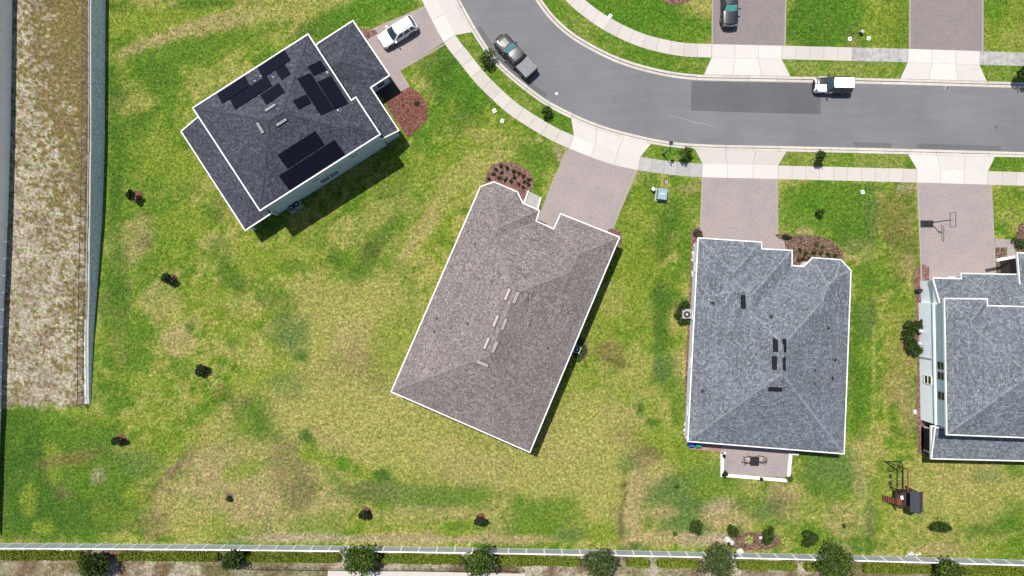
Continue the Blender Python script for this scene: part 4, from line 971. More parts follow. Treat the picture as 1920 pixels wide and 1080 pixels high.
# ---- two-storey house cut by the right edge
h4 = root('house', 'two-storey pale blue house with grey shingle roof cut off by the right edge', 'house', P(1850, 680), world=True)
U4 = 5.75
p4 = [(1769.5,558.5),(1852,559.5),(1852,572),(2110,579),(2110,829),(1774,816)]
rf4 = make_roof(h4, p4, U4, .40, M['sh_grey'], M['cap_grey'])
w4 = offset_poly(rf4['poly'], .62); make_walls(h4, w4, 0, U4-.16, M['wall_blue'], windows=False)
pf = [(1747.5,520),(1801.7,521.5),(1800.5,511.5),(1912,513.5),(2110,518),(2110,680),(1757,668)]
rff = make_roof(h4, pf, 2.95, .36, M['sh_grey'], M['cap_grey'], gable_px=(4,5,6), gut=True, wallmat=M['wall_blue'])
wf = offset_poly(rff['poly'], .35); make_walls(h4, wf, 0, 2.8, M['wall_blue'], windows=False)
pt = [(1906,473),(2060,477),(2060,620),(1918,620)]
rft = make_roof(h4, pt, 3.3, .36, M['sh_grey'], M['cap_grey'], gable_px=(1,2), wallmat=M['wall_blue'])
wt = offset_poly(rft['poly'], .4); make_walls(h4, wt, 0, 3.14, M['wall_blue'], windows=False)
pb_ = [(1745,800),(2110,806),(2110,870),(1745,861)]
rfb = make_roof(h4, [(1745,798),(2110,806),(2110,870),(1745,861)], 2.95, .20, M['sh_grey'], M['cap_grey'], gable_px=(0,1,3), gut='all', wallmat=M['trim'])
lb = offset_poly(rfb['poly'], .4)
for px, py in ((1729,801),(1729,843),(1800,846),(1870,848)):
    p = P(px+4, py); m = MB(); m.box((p.x, p.y, 1.38), (.22, .22, 2.76)); m.build('porch_post', M['trim'], h4)
A, B = P(1731, 801), P(1731, 842); mk('porch_screen', [(A.x,A.y,.05),(B.x,B.y,.05),(B.x,B.y,2.7),(A.x,A.y,2.7)], [(0,1,2,3)], M['dark_screen'], h4)
flat('patio', [(1727,800),(1930,806),(1930,846),(1727,842)], .02, M['paver_dark'], .06)
# west wall: belt board, windows, downpipe
a, b = edge_near(w4, 1728, 700, 0); d = (b-a).normalized(); nn = Vector((d.y, -d.x))
m = MB(); A = a+nn*.05; B = b+nn*.05; m.obox((A.x, A.y, 2.95), (B.x, B.y, 2.95), .14, .22); m.build('belt_board', M['wall_blue'], h4)
for px, py, z, w_, h_ in ((1740,712,1.0,.85,1.25),(1765,685.5,3.5,.8,1.2),(1765,705,3.5,.8,1.2),(1765,742,3.5,.85,1.2)):
    p = P(px, py, z+h_/2); t_ = (Vector((p.x, p.y))-a).dot(d); window(h4, a+d*t_, d, nn, z, w_, h_)
q = a+d*((Vector(P(1749,673,3)[:2])-a).dot(d)); m = MB(); m.tube([(q.x+nn.x*.12,q.y,3.0),(q.x+nn.x*.12,q.y,.05)], .05, 6); m.build('downpipe', M['trim'], h4)
a_, b_ = edge_near(wf, 1850, 516, 2.9); face_panel(h4, 'garage_door', a_, b_, M['garage'])
a_, b_ = edge_near(wt, 1905, 505, 3.0); face_panel(h4, 'dark_entry', a_, b_, M['dark_screen'], .05, 3.0, .04, .02, .98)  # dark panel added to stand for the shade on the porch wall
m = MB(); A, B = P(1868,488,2.9), P(1905,481,2.9); m.obox(A, B, .3, .22); m.build('porch_beam', M['trim'], h4)
m = MB(); p = P(1881,495); m.box((p.x,p.y,1.45), (.3,.3,2.9)); m.build('porch_post', M['trim'], h4)

# ================================================================== PLANTS
def leaves(center, rad, n, size, seed=0, clumps=9, flat_=1.0, hollow=.35, lift=0.0):
    """leaf quads spread over several clumps inside an ellipsoid"""
    r = np.random.default_rng(seed); c = np.array(center); rad = np.array(rad)
    cl = r.normal(size=(clumps, 3)); cl /= np.linalg.norm(cl, axis=1)[:, None]; cl *= (r.random((clumps, 1))**.5)*.62; cl[:, 2] = np.abs(cl[:, 2])*.9-.15
    k = r.integers(0, clumps, n); d = r.normal(size=(n, 3)); d /= np.linalg.norm(d, axis=1)[:, None]; rr = (hollow+(1-hollow)*r.random((n, 1))**.7)*(.34+.2*r.random(clumps)[k])[:, None]
    q = cl[k]+d*rr; pos = c+q*rad
    u = r.normal(size=(n, 3)); u /= np.linalg.norm(u, axis=1)[:, None]; w = r.normal(size=(n, 3))+np.array([0, 0, .8]); v = np.cross(w, u); v /= np.linalg.norm(v, axis=1)[:, None]
    s = size*(.6+.8*r.random((n, 1)))
    V = np.stack([pos-u*s, pos-v*s*.42, pos+u*s, pos+v*s*.42], 1).reshape(-1, 3); F = np.arange(4*n).reshape(-1, 4)
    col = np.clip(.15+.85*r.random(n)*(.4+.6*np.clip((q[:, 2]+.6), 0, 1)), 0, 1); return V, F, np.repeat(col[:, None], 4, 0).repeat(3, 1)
def limbs(m, base, top, rad, rx, n, seed):
    r = random.Random(seed); base, top = Vector(base), Vector(top)
    m.tube([base, base.lerp(top, .5)+Vector((r.uniform(-.04,.04), r.uniform(-.04,.04), 0)), top], [rad, rad*.75, rad*.4], 7)
    for i in range(n):
        t_ = r.uniform(.45, .95); p = base.lerp(top, t_); a = 2*math.pi*i/n+r.uniform(-.4, .4); L = rx*r.uniform(.5, .85)
        m.tube([p, p+Vector((math.cos(a)*L*.5, math.sin(a)*L*.5, L*.35)), p+Vector((math.cos(a)*L, math.sin(a)*L, L*.55))], [rad*.45, rad*.3, rad*.12], 5)
def tree(name, label, px, py, h, rx, rz, n, size, leaf, cat='tree', group=None, seed=1, trunk=.07, clear=.35, ry=None, clumps=9, z0=0.0, stretch=0):
    p = P(px, py); t_ = root(name, label, cat, (p.x, p.y, z0), random.Random(seed).uniform(0, 6.28) if not stretch else stretch, group)
    m = MB(); limbs(m, (0,0,-.05), (0,0,h*.85), trunk, rx, 6, seed); m.build('trunk', M['bark'], t_)
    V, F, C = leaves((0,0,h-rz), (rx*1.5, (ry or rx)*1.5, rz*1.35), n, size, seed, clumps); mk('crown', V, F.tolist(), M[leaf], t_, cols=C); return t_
def shrub(name, label, px, py, r_, h, n, size, leaf, cat='shrub', group=None, seed=1, rs=None):
    p = P(px, py); t_ = root(name, label, cat, (p.x, p.y, 0), 0, group)
    m = MB(); limbs(m, (0,0,-.03), (0,0,h*.6), .03, r_*.7, 4, seed); m.build('stem', M['bark'], t_)
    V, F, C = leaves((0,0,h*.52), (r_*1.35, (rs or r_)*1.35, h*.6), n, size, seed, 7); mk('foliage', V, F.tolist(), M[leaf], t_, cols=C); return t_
GY = 'young trees planted in the back lawn'
def ring(px, py, r_, mat='mulch_pink'):
    p = P(px, py); q = [(p.x+r_*math.cos(a)*random.uniform(.9, 1.1), p.y+r_*math.sin(a)*random.uniform(.9, 1.1)) for a in [2*math.pi*i/14 for i in range(14)]]
    V, F = prism(q, -.03, .035); o = mk('mulch_ring', V, F, M[mat]); tag(o, kind='structure')
for i, (x, y, h, r_, lab) in enumerate(((257,368,1.95,.5,'thin dark sapling left of the two-storey house, topmost in the left lawn'),(322,524,1.7,.55,'dark sapling with curved crown in the middle of the left lawn'),
        (384,695,1.25,.62,'compact black-green sapling in the left lawn above the bottom left corner'),(228,824,1.5,.5,'dark sapling nearest the left fence in the bottom left lawn'),
        (687,961,1.5,.5,'small dark tree near the back fence left of the middle'),(901,972,1.9,.52,'small dark tree near the back fence below the taupe roof house'),(431,933,.8,.3,'tiny shrub in the dry patch of the bottom left lawn'))):
    if r_ > .35: ring(x, y, .62 if i != 2 else .45, 'mulch_red')
    else: ring(x, y-3, .4)
    tree('young_tree', lab, x, y, h, r_, .55, 760 if r_ > .35 else 160, .15, 'leaf_black' if r_ > .35 else 'leaf_dark', seed=20+i, trunk=.035, group=GY)
# trees in the strip beyond the back fence
BT = [(196,1046,3.4,1.55,'leaf_dark','bushy dark street tree furthest left in the strip below the back fence'),(446,1037,2.9,1.15,'leaf_dark','smallest round tree in the strip below the back fence'),
      (682,1031,4.0,1.85,'leaf_mid','feathery green tree over the back fence at the left end of the pale slab'),(900,1032,4.2,1.85,'leaf_mid','feathery green tree over the back fence below the taupe roof house'),
      (1118,1035,4.4,1.75,'leaf_olive','grey-green tree over the back fence just left of the gap in the hedge'),(1330,1036,4.2,2.0,'leaf_olive','grey-green tree over the back fence beside the agave bed'),
      (1545,1040,4.2,2.2,'leaf_mid','broad green tree over the back fence below the grey roof house'),(1752,1052,3.6,1.5,'leaf_mid','dark green tree over the back fence at the right end')]
for i, (x, y, h, r_, lf, lab) in enumerate(BT): tree('street_tree', lab, x, y, h, r_*.86, 1.4, 2300, .19, lf, seed=40+i, trunk=.10, group='trees along the strip below the back fence', clumps=16)
# hedge runs
HG = [(-40,160),(225,415),(455,640),(708,868),(925,1090),(1172,1218),(1228,1310),(1378,1492),(1504,1545),(1612,1750),(1800,1960)]
HL = ['clipped hedge run at the bottom left corner','clipped hedge run between the two leftmost trees below the fence','clipped hedge run left of the pale slab','clipped hedge run between the two feathery green trees','clipped hedge run below the yellow lawn patch','short oval hedge clump standing alone below the fence','clipped hedge run left of the agave bed','clipped hedge run below the agave bed','short hedge run beside the broad green tree','clipped hedge run below the playset','clipped hedge run at the bottom right corner']
for i, ((a, b), lab) in enumerate(zip(HG, HL)):
    ya, yb = fy_(a)+20.5, fy_(b)+20.5; A, B = P(a, ya), P(b, yb); L = (B-A).length; c = (A+B)/2; rz = math.atan2(B.y-A.y, B.x-A.x)
    t_ = root('hedge', lab, 'hedge', (c.x, c.y, 0), rz, 'clipped hedge runs below the back fence')
    m = MB(); m.box((0, 0, .36), (L-.3, .6, .74)); m.build('leafy_core', M['hedge_core'], t_)
    n = int(L*480); r = np.random.default_rng(i+3); x = (r.random(n)-.5)*L; th = r.random(n)*np.pi; k = .85+.25*fbm(x*1.1+i*9, x*0+3, 2); rad = .9+.2*r.random(n)
    end = np.clip((L/2-np.abs(x))/.35, .35, 1)
    pos = np.stack([x, np.cos(th)*.5*k*rad*end, .18+np.sin(th)*.72*k*rad*end], -1)
    u = r.normal(size=(n, 3)); u /= np.linalg.norm(u, axis=1)[:, None]; v = np.cross(r.normal(size=(n, 3)), u); v /= np.linalg.norm(v, axis=1)[:, None]; s = .10*(.6+.8*r.random((n, 1)))
    V = np.stack([pos-u*s, pos-v*s*.5, pos+u*s, pos+v*s*.5], 1).reshape(-1, 3)
    mk('foliage', V, np.arange(4*n).reshape(-1, 4).tolist(), M['leaf_hedge'], t_, cols=np.repeat(r.random(n)[:, None], 4, 0).repeat(3, 1))
# right back yard shrubs
for i, (x, y, h, rx, ry, lab) in enumerate(((1302,984,1.3,.72,.85,'round dark shrub with a white stone beside it, left of the agave bed'),(1370,991,1.1,.55,.6,'dark shrub at the left end of the agave bed'),(1436,997,1.5,.6,.85,'leaning dark shrub between the two agaves'),
        (1510,1005,1.5,.95,.8,'wide dark shrub right of the second agave'),(1757,983,1.4,1.05,.6,'wide oval shrub right of the playset near the back fence'))):
    tree('back_shrub', lab, x, y, h, rx, .5, 950, .16, 'leaf_dark', 'shrub', 'dark shrubs near the back fence of the right yards', 60+i, .03, ry=ry, stretch=.001)
def agave(label, px, py, r_, n=26, seed=1):
    p = P(px, py); t_ = root('agave', label, 'plant', (p.x, p.y, .01), 0, 'agaves by the back fence'); r = random.Random(seed)
    for i in range(n):
        a = 2*math.pi*i/n*2.4+r.uniform(-.1, .1); L = r_*(.65+.35*r.random()); up = .25+.5*(i/n); d = Vector((math.cos(a), math.sin(a), 0)); s = Vector((-d.y, d.x, 0)); w = .055
        V = [d*.04-s*w*.7, d*.04+s*w*.7, d*L*.5+s*w+Vector((0,0,L*up)), d*L*.5-s*w+Vector((0,0,L*up)), d*L+Vector((0,0,L*up*.9))]
        c = np.array([[.1]*3]*2+[[.9]*3]*2+[[1]*3]) if i % 2 else np.array([[.0]*3]*5)
        mk('leaf', V, [(0,1,2,3),(3,2,4)], M['leaf_lime'], t_, cols=c)
agave('yellow striped agave rosette in the bare bed by the back fence', 1403, 1011, .72, seed=3); agave('paler agave rosette in the grass right of the bare bed', 1471, 1013, .75, seed=8)
# verge trees
tree('verge_tree', 'leafy bronze-green verge sapling beside the dark pickup', 917, 113, 2.0, .85, .8, 520, .15, 'leaf_olive', seed=71, trunk=.03, group='saplings on the street verges')
tree('verge_tree', 'verge sapling left of the middle driveway apron', 1026, 212, 1.7, .6, .65, 380, .15, 'leaf_mid', seed=72, trunk=.03, group='saplings on the street verges')
tree('verge_tree', 'verge sapling standing right of the lamp post', 1280, 290, 2.2, .65, .7, 430, .15, 'leaf_mid', seed=73, trunk=.03, group='saplings on the street verges')
tree('verge_tree', 'tall dark verge sapling in front of the grey roof house', 1524, 298, 2.6, .5, .9, 420, .15, 'leaf_dark', seed=74, trunk=.035, group='saplings on the street verges')
tree('verge_tree', 'verge tree at the right edge of the picture across the street', 1903, 142, 2.8, .9, 1.0, 700, .17, 'leaf_dark', seed=75, trunk=.04, group='saplings on the street verges')
# front-bed plants
GP = 'small plants in the rounded mulch bed of the taupe roof house'
for i, (x, y) in enumerate(((938,312),(951,316),(942,323),(925,327),(937,333),(963,322),(973,326),(981,330),(964,332),(947,336),(958,341),(992,336),(983,341),(917,336),(981,352),(972,345),(930,318),(990,345))):
    p = P(x, y); rd = i in (15, 14, 7); shrub('bed_plant', 'small dark round plant in the rounded mulch bed before the taupe roof house' if not rd else ['reddish plant at the right of the rounded bed, inner edge','reddish plant lowest in the rounded bed of the taupe roof house','reddish plant in the rounded bed nearest the entry pad'][(7,14,15).index(i)], x, y, .26, .4, 80, .09, 'leaf_red' if rd else 'leaf_black', 'plant', GP, 90+i)
GQ = 'small plants in the mulch bed of the light grey roof house'
for i, (x, y) in enumerate(((1499,470),(1510,474),(1524,474),(1538,475),(1552,477),(1564,478),(1504,483),(1497,486),(1514,486),(1530,458),(1541,463))):
    shrub('bed_plant', ['small dark green plant in the brown mulch bed before the light grey roof house','upper reddish plant beside the notch of the light grey roof','lower reddish plant deepest in the notch of the light grey roof','pale olive tuft at the top of the brown mulch bed','pale olive tuft in the middle of the brown mulch bed'][{6:1,7:2,9:3,10:4}.get(i,0)], x, y, .28, .45, 90, .1, 'leaf_red' if i in (6,7) else ('leaf_olive' if i > 8 else 'leaf_dark'), 'plant', GQ, 120+i)
shrub('shrub', 'low dark shrub beside the entry walk of the light grey roof house', 1472, 445, .55, .6, 320, .11, 'leaf_black', seed=131, rs=.3); shrub('shrub', 'brown-green shrub at the left corner of the light grey roof house driveway', 1307, 437, .6, .8, 380, .12, 'leaf_bronze', seed=132)
shrub('shrub', 'small lime plant in the red mulch bed of the teal house', 782, 195, .3, .4, 120, .1, 'leaf_mid', seed=133)
for i, (x, y) in enumerate(((757,197),(765,209))): shrub('bed_plant', ['upper','lower'][i]+' of two tiny dark plants in the red mulch bed of the teal house', x, y, .14, .2, 40, .06, 'leaf_black', 'plant', 'tiny plants in the red mulch bed', 140+i)
shrub('shrub', 'dark shrub cut by the right edge beside the entry walk of the pale blue house', 1906, 455, .8, .9, 460, .13, 'leaf_dark', seed=134)
tree('lawn_tree', 'small sapling in the front lawn of the light grey roof house', 1533, 398, 1.3, .42, .45, 240, .13, 'leaf_mid', seed=135, trunk=.03)
# shrubs round the air conditioners
for i, (x, y) in enumerate(((1087,642),(1091,652),(1090,664),(1083,668))): shrub('screen_shrub', ['topmost','upper right','lower right','lowest'][i]+' of the green shrubs screening the air conditioner of the taupe roof house', x, y, .5, .8, 260, .11, 'leaf_mid', group='shrubs round the air conditioner of the taupe roof house', seed=150+i)
for i, (x, y) in enumerate(((1283,572),(1275,579),(1271,590),(1277,600),(1285,603))): shrub('screen_shrub', ['topmost','upper left','leftmost','lower left','lowest'][i]+' of the dark shrubs round the air conditioner of the light grey roof house', x, y, .5, .85, 280, .11, 'leaf_dark', group='shrubs round the air conditioner of the light grey roof house', seed=160+i)
for i, (x, y) in enumerate(((1700,610),(1713,608),(1724,609),(1697,623),(1708,623),(1697,638),(1707,640),(1698,654),(1712,656),(1724,655))): shrub('screen_shrub', ['left shrub of the top row','middle shrub of the top row','right shrub of the top row','left shrub of the second row','right shrub of the second row','left shrub of the third row','right shrub of the third row','left shrub of the bottom row','middle shrub of the bottom row','right shrub of the bottom row'][i]+' by the left wall of the pale blue house', x, y, .62, 1.1, 360, .13, 'leaf_dark', group='shrubs by the left wall of the pale blue house', seed=170+i)
for i, (x, y) in enumerate(((1578,842),(1268,912),(1265,1000),(1581,984))): shrub('weed_clump', ['green clump under the lower right roof corner of the light grey roof house','small dark weed clump in the lawn left of the patio','low weed clump near the back fence left of the round dark shrub','lone weed tuft in the dry grass left of the playset'][i], x, y, .3, .3, 90, .1, 'leaf_dark', 'plant', seed=190+i)

# ================================================================== VEHICLES
def vehicle(name, label, cat, px, py, hd_px, st, cab, paint, roofp=None, kind='suv', hood=None, shade=None, z=RZ, rails=True, sidep=None):
    """st: stations (x, half width, z bottom, z top), front = +x; cab: (xw0, xw1, xr1, xr0, belt z, roof z, half width belt, half width roof)"""
    p = P(px, py, z); t_ = root(name, label, cat, (p.x, p.y, z), math.atan2(-hd_px[1], hd_px[0]), 'vehicles')
    prof = [(-.86,0),(-.97,.10),(-1,.45),(-.985,.72),(-.93,.90),(-.80,.985),(-.42,1.02),(0,1.03),(.42,1.02),(.80,.985),(.93,.90),(.985,.72),(1,.45),(.97,.10),(.86,0)]
    xs = [s[0] for s in st]; N = 26; X = np.concatenate([np.linspace(xs[0], xs[0]-.5, 7), np.linspace(xs[0]-.5, xs[-1]+.5, N)[1:-1], np.linspace(xs[-1]+.5, xs[-1], 7)])
    f_ = lambda x, k: float(np.interp(-x, [-q for q in xs], [q[k] for q in st]))
    V = []; F = []; n = len(prof)
    for x in X:
        w, a, b = f_(x, 1), f_(x, 2), f_(x, 3)
        for u, v in prof: V.append((x, u*w, a+(b-a)*v))
    for i in range(len(X)-1):
        for j in range(n): F.append((i*n+j, i*n+(j+1) % n, (i+1)*n+(j+1) % n, (i+1)*n+j))
    F.append(tuple(range(n-1, -1, -1))); F.append(tuple((len(X)-1)*n+i for i in range(n)))
    body = mk('body', V, F, paint, t_, True)
    topz = lambda x, u: f_(x, 2)+(f_(x, 3)-f_(x, 2))*float(np.interp(abs(u), [0,.42,.8,.93,.985,1], [1.03,1.02,.985,.90,.72,.45]))
    xw0, xw1, xr1, xr0, zb, zr, wb_, wr_ = cab
    # cabin shell
    def sect(s, out=0.0):   # s 0 belt .. 1 roof : outline (front bow, rear bow)
        xf, xr, w = xw0+(xw1-xw0)*s+out, xr0+(xr1-xr0)*s-out, wb_+(wr_-wb_)*s+out; bow = .16*(1-.4*s); pts = []
        for u in np.linspace(-1, 1, 9): pts.append((xf-bow*u*u, u*w*.97))
        for u in np.linspace(1, -1, 9): pts.append((xr+bow*.6*u*u, u*w*.97))
        return pts
    V = []; F = []; lv = [(0, zb-.14), (0, zb), (.5, zb+(zr-zb)*.52), (.93, zr-.03), (1.0, zr)]
    for s, zz in lv: V += [(x, y, zz) for x, y in sect(s)]
    for i in range(len(lv)-1):
        for j in range(18): F.append((i*18+j, i*18+(j+1) % 18, (i+1)*18+(j+1) % 18, (i+1)*18+j))
    mk('cabin_shell', V, F, M['black_trim'] if kind in ('pickup', 'van') else paint, t_, True)
    # roof panel crowned
    V = []; F = []; a = sect(1.0, .012)
    fr, re = a[:9], a[9:][::-1]
    for i in range(9):
        s = i/8
        for j in range(9): V.append((fr[j][0]+(re[j][0]-fr[j][0])*s, fr[j][1]+(re[j][1]-fr[j][1])*s, zr+.012+.05*(1-(2*s-1)**2)*.6+.04*(1-(j/4-1)**2)))
    F = [(i*9+j, i*9+j+1, (i+1)*9+j+1, (i+1)*9+j) for i in range(8) for j in range(8)]
    rp = mk('roof_panel', V, F, roofp or paint, t_, True)
    if rp.data.polygons[0].normal.z < 0: rp.data.flip_normals()
    # glass
    def pane(nm, fun, mat, nu=9, nv=3):
        V = [fun(u, v) for v in np.linspace(.06, .9, nv) for u in np.linspace(-1, 1, nu)]
        F = [(i*nu+j, i*nu+j+1, (i+1)*nu+j+1, (i+1)*nu+j) for i in range(nv-1) for j in range(nu-1)]
        return mk(nm, V, F, mat, t_, True)
    def zz(v): return float(np.interp(v, [0,.5,.93,1], [zb, zb+(zr-zb)*.52, zr-.03, zr]))
    def ws_(o_, m_=.9): return lambda u, v: (xw0+(xw1-xw0)*v-.16*(1-.4*v)*(u*m_)**2+.014+o_, u*m_*(wb_+(wr_-wb_)*v), zz(v)+.012+o_*.5)
    def rw_(u, v): return (xr0+(xr1-xr0)*v+.16*.6*(1-.4*v)*(u*.86)**2-.016, u*.86*(wb_+(wr_-wb_)*v), zz(v)+.01)
    if shade:
        sh = pane('sunshade', ws_(.004, .84), shade, 9, 4)
        pane('windshield', ws_(.03), M['cclear'])
    else: pane('windshield', ws_(0), M['cglass'])
    if kind != 'pickup' or True: pane('rear_window', rw_, M['cglass'])
    segs = [(.06, .47), (.53, .94)] if kind != 'suv' else [(.05, .38), (.41, .70), (.73, .95)]
    for sd in (-1, 1):
        for a0, a1 in segs:
            def sw(u, v, a0=a0, a1=a1, sd=sd):
                t1 = a0+(a1-a0)*(u+1)/2; xf, xr = xw0+(xw1-xw0)*v-.16, xr0+(xr1-xr0)*v+.1; return (xf+(xr-xf)*t1, sd*((wb_+(wr_-wb_)*v)*.97+.012), zz(v*.92+.02))
            pane('side_window', sw, M['cglass'], 5, 3)
        # mirrors, wheels, lamps
        m = MB(); m.box((xw0-.35, sd*(wb_+.17), zb+.06), (.16, .24, .17), top=.8); m.build('mirror', M['black_trim'] if paint is not M['white_car'] or kind == 'van' else paint, t_)
        for wx_ in (xs[0]-.95, xs[-1]+.95):
            w = f_(wx_, 1); wh = MB(); r_ = .37 if kind != 'pickup' else .42
            wh.add([(wx_+r_*k*math.cos(a_), sd*y_, r_+.0+r_*k*math.sin(a_)) for k, y_ in ((.98, w-.24), (1, w-.2), (1, w+.0), (.93, w+.025)) for a_ in [2*math.pi*i/20 for i in range(20)]],
                   [(i*20+j, i*20+(j+1) % 20, (i+1)*20+(j+1) % 20, (i+1)*20+j) for i in range(3) for j in range(20)]+[tuple(range(20)), tuple(range(60, 80))])
            ty = wh.build('wheel', M['rubber'], t_); wh = MB()
            wh.add([(wx_+r_*k*math.cos(a_), sd*y_, r_+r_*k*math.sin(a_)) for k, y_ in ((.66, w+.026), (.6, w+.034), (.2, w+.04)) for a_ in [2*math.pi*i/16 for i in range(16)]],
                   [(i*16+j, i*16+(j+1) % 16, (i+1)*16+(j+1) % 16, (i+1)*16+j) for i in range(2) for j in range(16)]+[tuple(range(32, 48))])
            wh.build('rim', M['rim'], ty)
            ar = MB(); ar.tube([(wx_+(r_+.07)*math.cos(a_), sd*(w-.02), r_+(r_+.07)*math.sin(a_)) for a_ in np.linspace(-.1, math.pi+.1, 11)], .045, 5); ar.build('wheel_arch', M['black_trim'], t_)
        m = MB(); x = xs[0]-.22; m.box((x, sd*f_(x, 1)*.74, topz(x, .74)-.06), (.3, .34, .13), rz=-sd*.35, top=.85); m.build('headlight', M['lamp_glass'], t_)
        m = MB(); x = xs[-1]+.12; m.box((x, sd*f_(x, 1)*.84, f_(x, 3)-.22), (.14, .2, .34), top=.85); m.build('tail_light', M['tail'], t_)
        if rails and kind in ('suv', 'van'):
            m = MB(); m.tube([(xw1-.15, sd*wr_*.82, zr+.06), (xw1-.3, sd*wr_*.84, zr+.11), (xr1+.35, sd*wr_*.84, zr+.11), (xr1+.2, sd*wr_*.82, zr+.06)], .022, 5); m.build('roof_rail', M['black_trim'], t_)
    # hood skin
    def skin(nm, u0, u1, x0, x1, mat, lift=.008):
        nx_, ny_ = 7, 7; V = [(x0+(x1-x0)*i/6-(.1*(u0+(u1-u0)*j/6)**2 if i == 0 else .12*(u0+(u1-u0)*j/6)**2), (u0+(u1-u0)*j/6)*f_(x0+(x1-x0)*i/6, 1), topz(x0+(x1-x0)*i/6, u0+(u1-u0)*j/6)+lift) for i in range(7) for j in range(7)]
        o = mk(nm, V, [(i*7+j, i*7+j+1, (i+1)*7+j+1, (i+1)*7+j) for i in range(6) for j in range(6)], mat, t_, True)
        if o.data.polygons[0].normal.z < 0: o.data.flip_normals()
    for args in (hood or [('hood', -.84, .84, xs[0]-.3, xw0-.05, paint)]): skin(*args)
    m = MB(); m.box((xs[0]-.02, 0, f_(xs[0], 2)+.2), (.14, f_(xs[0]-.05, 1)*1.6, .24)); m.build('bumper', M['black_trim'], t_)
    m = MB(); m.box((xs[-1]+.02, 0, f_(xs[-1], 2)+.2), (.14, f_(xs[-1]+.05, 1)*1.7, .22)); m.build('bumper', M['black_trim'], t_)
    m = MB(); m.box((xs[0]-.0, 0, f_(xs[0], 2)+.46), (.08, .9, .2)); m.build('grille', M['black_trim'], t_)
    m = MB(); m.box((xr1+.55, 0, zr+.12), (.14, .05, .08), top=.5); m.build('antenna', M['black_trim'], t_)
    return t_
SUV = [(2.33,.60,.32,.72),(2.26,.76,.28,.86),(2.05,.89,.24,.98),(1.5,.93,.22,1.04),(1.0,.93,.22,1.08),(0,.93,.22,1.10),(-1.4,.93,.22,1.12),(-2.0,.91,.25,1.10),(-2.25,.84,.3,1.02),(-2.33,.74,.36,.92)]
vehicle('white_suv', 'white SUV parked on the driveway of the teal two-storey house', 'car', 747.5, 64.5, (-61, 38), SUV, (1.12,.22,-1.85,-2.25,1.04,1.68,.88,.64), M['white_car'], z=.014)
PK = [(2.92,.66,.42,.86),(2.85,.86,.36,1.0),(2.6,.96,.32,1.10),(1.6,.99,.3,1.18),(1.0,.99,.3,1.2),(-.6,.99,.3,1.2),(-1.5,.99,.3,1.2),(-2.75,.97,.32,1.2),(-2.9,.93,.36,1.16)]
t_ = vehicle('pickup_truck', 'dark grey pickup truck with ribbed grey bed cover parked at the kerb of the bend', 'pickup truck', 966, 109, (-64, -70), PK, (1.32,.45,-.8,-1.02,1.16,1.88,.90,.72), M['grey_car'], M['navy_car'], 'pickup', [('hood', -.84, .84, 2.6, 1.3, M['grey_car']), ('hood_panel', -.42, .42, 2.3, 1.45, M['hoodgrey'], .035)], M['shade_teal'])
m = MB(); m.box((-1.93, 0, 1.235), (1.72, 1.78, .06)); bc = m.build('bed_cover', M['bedcover'], t_)
for k in range(9): m = MB(); m.box((-1.93, -.72+.18*k, 1.272), (1.66, .03, .014)); m.build('rib', M['bedcover'], bc)
m = MB(); m.box((-2.86, 0, 1.0), (.08, 1.6, .46)); m.build('tailgate', M['grey_car'], t_)
m = MB(); m.tube([(-.1,-.72,1.93),(-.1,-.3,1.955),(-.1,.3,1.955),(-.1,.72,1.93)], .018, 5); m.build('roof_trim', M['chrome'], t_)
for sd in (-1, 1): m = MB(); m.obox((.6, sd*1.04, .42), (-.9, sd*1.04, .42), .14, .06); m.build('side_step', M['black_trim'], t_)
NV = [(x*1.06, w*1.03, a, b*1.08) for x, w, a, b in SUV]
vehicle('dark_suv', 'dark navy SUV with aqua windshield sunshade on the driveway cut by the top edge', 'car', 1364, 16, (0.6, 60), NV, (.85,.2,-1.9,-2.3,1.15,1.74,.88,.70), M['navy_car'], shade=M['shade_aqua'], z=.014)
t_ = bpy.data.objects['dark_suv']; m = MB(); m.tube([(2.42-.32*u*u, u*.8, .985-.1*u*u) for u in np.linspace(-1, 1, 9)], .03, 5); m.build('hood_trim', M['chrome'], t_)
VN = [(2.18,.62,.34,.80),(2.12,.80,.28,.96),(1.95,.90,.24,1.06),(1.4,.93,.22,1.12),(.9,.93,.22,1.14),(0,.93,.22,1.14),(-1.4,.93,.22,1.14),(-2.05,.91,.25,1.14),(-2.15,.86,.3,1.1)]
t_ = vehicle('boxy_car', 'boxy white and black car with half black hood parked at the far kerb', 'car', 1556.5, 163, (-60, -1), VN, (1.02,.36,-2.0,-2.12,1.06,1.78,.90,.60), M['white_car'], M['white_car'], 'van', [('hood', -.99, .04, 2.17, .8, M['black_car'], .06)], rails=False)
for sd in (-1, 1):
    for nm, za, zb_, mt in (('side_wrap', .70, 1.06, M['black_car']), ('lower_wrap', .34, .68, M['red_car'])):
        m = MB(); m.obox((.1, sd*.93, (za+zb_)/2), (-1.95, sd*.93, (za+zb_)/2), .035, zb_-za); m.build(nm, mt, t_)

# ================================================================== STREET FURNITURE AND SMALL THINGS
def thing_mesh(name, m, mat, label, cat, group=None, smooth=False): return tag(m.build(name, mat, None, smooth), label, cat, group)
